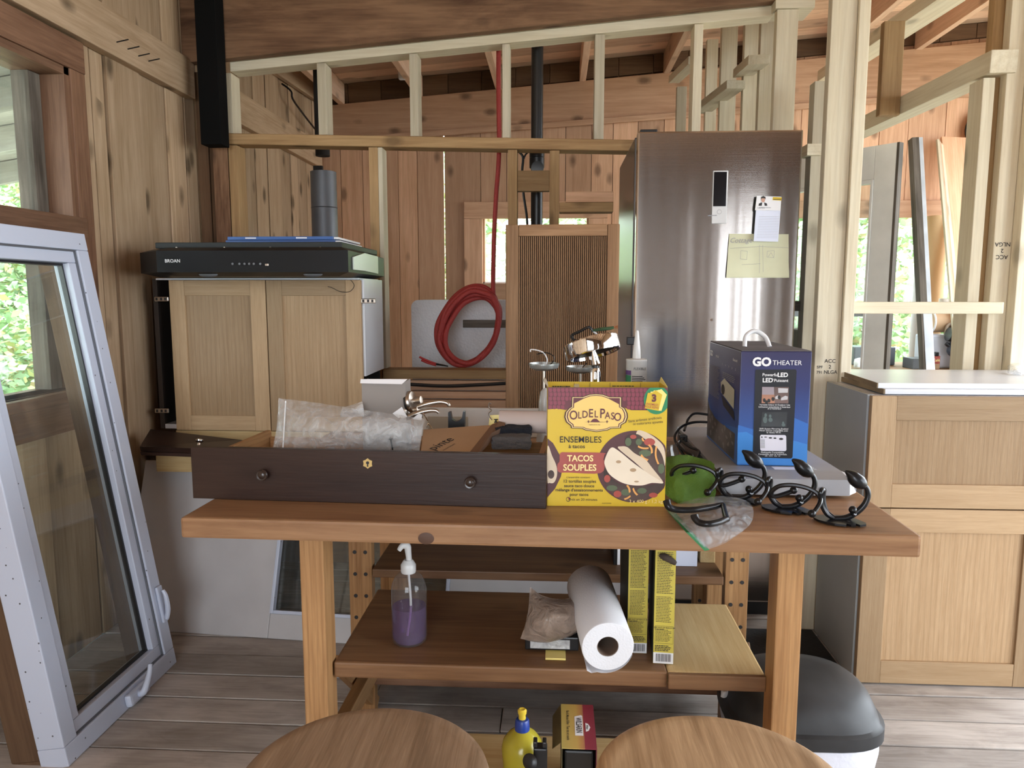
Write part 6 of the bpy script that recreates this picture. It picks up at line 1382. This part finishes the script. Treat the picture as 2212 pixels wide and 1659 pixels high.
loft('lid', LIDM, [sel(.178, .158, .172), sel(.182, .162, .176), sel(.182, .162, .205), sel(.172, .152, .210), sel(.168, .148, .228, e=2.8), sel(.157, .137, .252, e=2.6), sel(.135, .118, .270, e=2.4), sel(.08, .07, .281, e=2.2), sel(.03, .03, .283, e=2)], wbn)
bag = loft('liner_bag', mat('liner_white', (.66, .68, .76), .35, bump=.9, bscale=30), [sel(.168, .148, .10), sel(.174, .154, .14), sel(.172, .152, .1715)], wbn)
# ---- crumb of tissue hanging at the shelf
tag(done('tissue_scrap', crumple([[at(1556, 1505, Y=1.75), at(1564, 1508, Y=1.75), at(1572, 1503, Y=1.75)], [at(1557, 1498, Y=1.75), at(1565, 1498, Y=1.74), at(1574, 1496, Y=1.75)], [at(1558, 1489, Y=1.75), at(1566, 1491, Y=1.75), at(1572, 1490, Y=1.75)]], 8, 8, .004, 33), PAPER, None, norm=False), 'tiny white tissue scrap caught under the lower shelf', 'tissue')

# ================================================================== THE BACK ROOM
wbch = thing('workbench', 'cluttered workbench under the far right window', 'workbench', (2.2, 4.6, 0))
BT = .76
box('benchtop', 'rough', wbch, 1.55, 3.1, 4.45, 4.96, BT - .04, BT, .003)
for x in (1.6, 3.0):
    for y in (4.48, 4.88): box('leg', 'rough', wbch, x, x + .05, y, y + .05, 0, BT - .041, .002)
# white door leaning in the back room
d0 = at(1943, 308, Y=4.0); rzd = math.atan2(.62, -.52)
wd = thing('old_door', 'old white door with a glass pane and worn brown edge, standing in the back room', 'door', (d0.x, 4.0, 0), rz=rzd)
DWd, DHd = .78, d0.z
# local x runs away from us to the left; front is at negative... the face turned to us has local y > 0
def ob(name, m, a, b, c, d, y0=-.02, y1=.02, bev=.002): return box(name, m, wd, a, b, y0, y1, c, d, bev)
OW = mat('old_white', (.74, .74, .72), .5, var=.1)
ob('stile', OW, .002, .112, 0.002, DHd); ob('stile', OW, DWd - .12, DWd, .002, DHd); ob('rail', OW, .113, DWd - .121, DHd - .17, DHd); ob('rail', OW, .113, DWd - .121, .002, .5)
ob('worn_edge', wood('weathered', 'z'), -.012, .0015, .002, DHd, -.021, .021)
for a, b, c, d in ((.113, .127, .501, DHd - .171), (DWd - .135, DWd - .121, .501, DHd - .171), (.1275, DWd - .1355, DHd - .19, DHd - .171), (.1275, DWd - .1355, .501, .52)): ob('glazing_bead', OW, a, b, c, d, -.025, .025)
ob('pane', GLASS, .122, DWd - .13, .51, DHd - .18, -.002, .002, 0)
def lean(name, m, a, Ya, b, Yb, wy, wz, label, cat, group=None, par=None, upv=(0, 1, 0)):
    p = at(*a, Y=Ya); q = at(*b, Y=Yb); d = q - p; t = (0.004 - p.z) / d.z; q = p + d * t
    o = beam2(name, m, par, p, q, wy, wz, .0015, upv)
    return tag(o, label, cat, group) if par is None else o
lean('dark_board', 'weathered', (1973, 300), 4.15, (1998, 795), 3.95, .035, .05, 'dark weathered frame board leaning right of the old white door', 'board')
fb2 = lean('pale_board', mat('grey_white_board', (.50, .53, .57), .6, var=.25), (1982, 298), 4.15, (2008, 795), 3.93, .045, .02, 'pale grey painted board leaning beside the dark weathered board', 'board')
sk_ = thing('trim_bundle', 'bundle of thin pale wooden trim strips leaning before the wide plank', 'trim strips', at(2070, 795, Y=4.2))
for k in range(5):
    lean('strip', 'stud' if k != 2 else 'farwall', (2025 + k * 2.2, 302 + k * 3), 4.66, (2067 + k * 4.5, 795), 4.25, .012, .018, '', '', par=sk_)
lean('wide_plank', 'farwall', (2064, 298), 4.97, (2108, 795), 4.42, .18, .02, 'wide knotty plank leaning on the far wall behind the trim strips', 'plank', upv=(0, 1, .2))
q = at(2132, 280, Y=5.0); rp_ = thing('round_plaque', 'round wooden plaque with a dark rim on the far wall', 'plaque', (q.x, 5.0, q.z))
lathe('disc', wood('farwall', 'z'), rp_, [(0, 0), (.118, 0), (.118, .018), (0, .018)], (q.x, 5.02, q.z), 40, (rad(90), 0, 0))
tube('rim', BLACKMAT, rp_, [(q.x + .125 * math.cos(k * .19635), 5.005, q.z + .125 * math.sin(k * .19635)) for k in range(32)], .008, 8, True)
q = at(2014, 640, Y=4.84); tag(lathe('paper_roll', mat('kraft_roll', (.62, .42, .22), .7), None, [(.058, 0), (.06, .003), (.06, .92), (.045, .921)], (q.x, 4.84, BT + .0005), 32), 'tall kraft paper roll standing on the workbench before the window', 'paper roll')
q = at(1986, 640, Y=4.90); tag(lathe('paper_roll', mat('white_roll', (.70, .70, .70), .7), None, [(.038, 0), (.04, .003), (.04, .80), (.03, .801)], (q.x, 4.90, BT + .0005), 28), 'white paper roll standing left of the tall kraft roll', 'paper roll')
q = at(2045, 640, Y=4.6); tag(lathe('cream_mug', mat('cream', (.66, .60, .52), .5), None, [(.028, 0), (.031, .004), (.031, .075), (.028, .075), (.028, .01), (0, .008)], (q.x, 4.62, at(2045, 672, Y=4.62).z), 24), 'cream coloured cup on the cardboard drum', 'cup')
cd_ = thing('cardboard_drum', 'wide cardboard tube with a white rimmed end lying on the workbench', 'tube', at(2045, 693, Y=4.62))
q = at(2012, 695, Y=4.62); tube('tube_wall', mat('drum_card', (.50, .33, .19), .7), cd_, [(q.x, 4.62, q.z), (q.x + .36, 4.62, q.z)], .063, 28)
tube('white_rim', PAPER, cd_, [(q.x - .004, 4.62 + .062 * math.cos(k * .2618), q.z + .062 * math.sin(k * .2618)) for k in range(24)], .005, 6, True)
q = at(2027, 712, Y=4.58); q2 = at(2027, 760, Y=4.58)
tag(box('white_tub', mat('tub_white', (.60, .64, .74), .4), None, at(2004, 735, Y=4.54).x, at(2043, 735, Y=4.54).x + .1, 4.54, 4.70, BT + .0005, q.z - .03, .012), 'pale blue white plastic tub under the cardboard tube', 'tub')
q = at(2022, 770, Y=4.47); cf = thing('coffee_tin', 'red labelled tin with a black lid on the workbench edge', 'tin', (q.x, 4.50, BT))
zt1 = at(0, 752, Y=4.5).z - BT
lathe('tin', TOMA, cf, [(.034, 0), (.035, .002), (.035, zt1 * .78)], (q.x, 4.50, BT + .0005), 28); lathe('lid', BLACK, cf, [(.030, 0), (.031, .002), (.031, zt1 * .2), (.029, zt1 * .22)], (q.x - .004, 4.50, BT + .001 + zt1 * .78), 24)
lathe('paper_label', KRAFT, cf, [(.0355, 0), (.0355, zt1 * .30)], (q.x, 4.50, BT + .003), 28)
Face(cf, (q.x, 4.4642, BT + zt1 * .48), (1, 0, 0), (0, 0, 1)).text('Café', 0, 0, .022, CREAM, 1, bold=.02)
dk = thing('cordless_drill', 'black cordless drill lying on the workbench behind the trim strips', 'drill', at(2063, 770, Y=4.5))
tube('motor', BLACK, dk, [at(2048, 722, Y=4.49), at(2076, 726, Y=4.49)], [.04, .045], 16); tube('grip', mat('drill_grip', (.05, .06, .09), .5), dk, spl([at(2062, 738, Y=4.49), at(2052, 758, Y=4.49), at(2066, 770, Y=4.49)], 4), [.022, .018, .02], 10); tube('chuck', BLACKM, dk, [at(2044, 742, Y=4.49), at(2052, 748, Y=4.49), at(2062, 776, Y=4.49)], [.012, .014, .016], 10)
cr = thing('carpet_roll', 'small rolled beige mat on the workbench, leaning on the drill', 'mat', at(2052, 712, Y=4.52))
tube('mat_fold', mat('beige_mat', (.42, .34, .26), .9), cr, spl([at(2042, 728, Y=4.55), at(2046, 705, Y=4.55), at(2056, 700, Y=4.55), at(2060, 712, Y=4.55), at(2050, 728, Y=4.55)], 5, True), .009, 8, True)
tag(box('dark_box', mat('dark_grey_box', (.09, .10, .11), .5), None, at(1972, 780, Y=4.47).x, at(1996, 780, Y=4.47).x + .04, 4.47, 4.6, BT + .0005, at(0, 765, Y=4.47).z, .003), 'dark grey box on the workbench between the leaning boards', 'box')
tag(box('grey_case', mat('slate_case', (.13, .16, .20), .4), None, at(1845, 760, Y=4.7).x, at(1935, 760, Y=4.7).x, 4.70, 4.86, BT + .0005, at(0, 742, Y=4.7).z, .008), 'slate grey case on the workbench seen through the old door glass', 'case')
for k, (x, y, lab) in enumerate(((1858, 785, 'crumpled white sheet on the workbench below the slate case'), (2072, 787, 'crumpled white rag on the workbench under the drill'))):
    Yr = 4.48; tag(done('white_rag', crumple([[at(x - 14, y + 8, Y=Yr), at(x, y + 8, Y=Yr - .02), at(x + 16, y + 8, Y=Yr)], [at(x - 14, y, Y=Yr + .03), at(x, y - 3, Y=Yr), at(x + 16, y, Y=Yr + .03)], [at(x - 12, y - 9, Y=Yr + .08), at(x, y - 12, Y=Yr + .08), at(x + 14, y - 8, Y=Yr + .08)]], 10, 8, .012, 40 + k), PAPER, None, norm=False, smooth=True), lab, 'cloth')
tag(box('black_bag', mat('black_fabric', (.012, .013, .016), .8, bump=.6, bscale=30), None, at(2183, 740, Y=4.1).x, 3.1, 4.1, 4.4, .002, at(0, 700, Y=4.1).z, .06), 'big black bag beyond the doorway post on the right', 'bag')
tag(box('khaki_roll', mat('khaki', (.16, .13, .06), .8), None, at(2190, 680, Y=4.5).x, 3.2, 4.55, 4.7, .765, at(0, 655, Y=4.5).z, .04), 'dark khaki bundle behind the black bag on the right', 'bundle')
tag(done('plastic_wrap', crumple([[at(2176, 806, Z=.9345), at(2194, 808, Z=.9345), at(2212, 812, Z=.9345)], [at(2176, 795, Z=.945), at(2194, 796, Z=.955), at(2212, 797, Z=.95)], [at(2178, 787, Z=.95), at(2194, 786, Z=.955), at(2214, 786, Z=.95)]], 14, 10, .008, 50), FILM, None, smooth=True, norm=False), 'crumpled clear plastic wrap at the back of the white boards', 'wrap')
# dark shelf corner beside the fridge
tag(box('black_crate', mat('crate_black', (.02, .02, .022), .7, bump=.6, bscale=200), None, at(1722, 740, Y=3.5).x, at(1752, 740, Y=3.5).x + .05, 3.5, 3.7, .002, at(0, 708, Y=3.5).z, .004), 'black rough-sided crate just visible right of the fridge', 'crate')

a = at(868, 150, Y=4.6); tag(box('white_fitting', MELA, None, a.x - .02, a.x + .025, 4.58, 4.62, a.z - .06, ceil_z(a.x) - .01, .01), 'small white plastic fitting under the ceiling boards behind the studs', 'fitting')
tag(box('floor_sheet', mat('flat_black', (.012, .012, .012), .8, bump=.5, bscale=80), None, .66, .925, 2.34, 2.585, .0006, .006, .002), 'thin black sheet on the floor between fridge and oak cabinet', 'mat')  # thin flat black sheet laid over the floor boards
# ---- all lettering becomes plain flat meshes
bpy.context.view_layer.update()
dg = bpy.context.evaluated_depsgraph_get()
for o in [o for o in COL.objects if o.type == 'FONT']:
    me = bpy.data.meshes.new_from_object(o.evaluated_get(dg)); nm = o.name.split('.')[0]
    n = bpy.data.objects.new(nm, me); COL.objects.link(n); n.parent = o.parent
    n.location = o.location; n.rotation_euler = o.rotation_euler; n.scale = o.scale
    bpy.data.objects.remove(o)
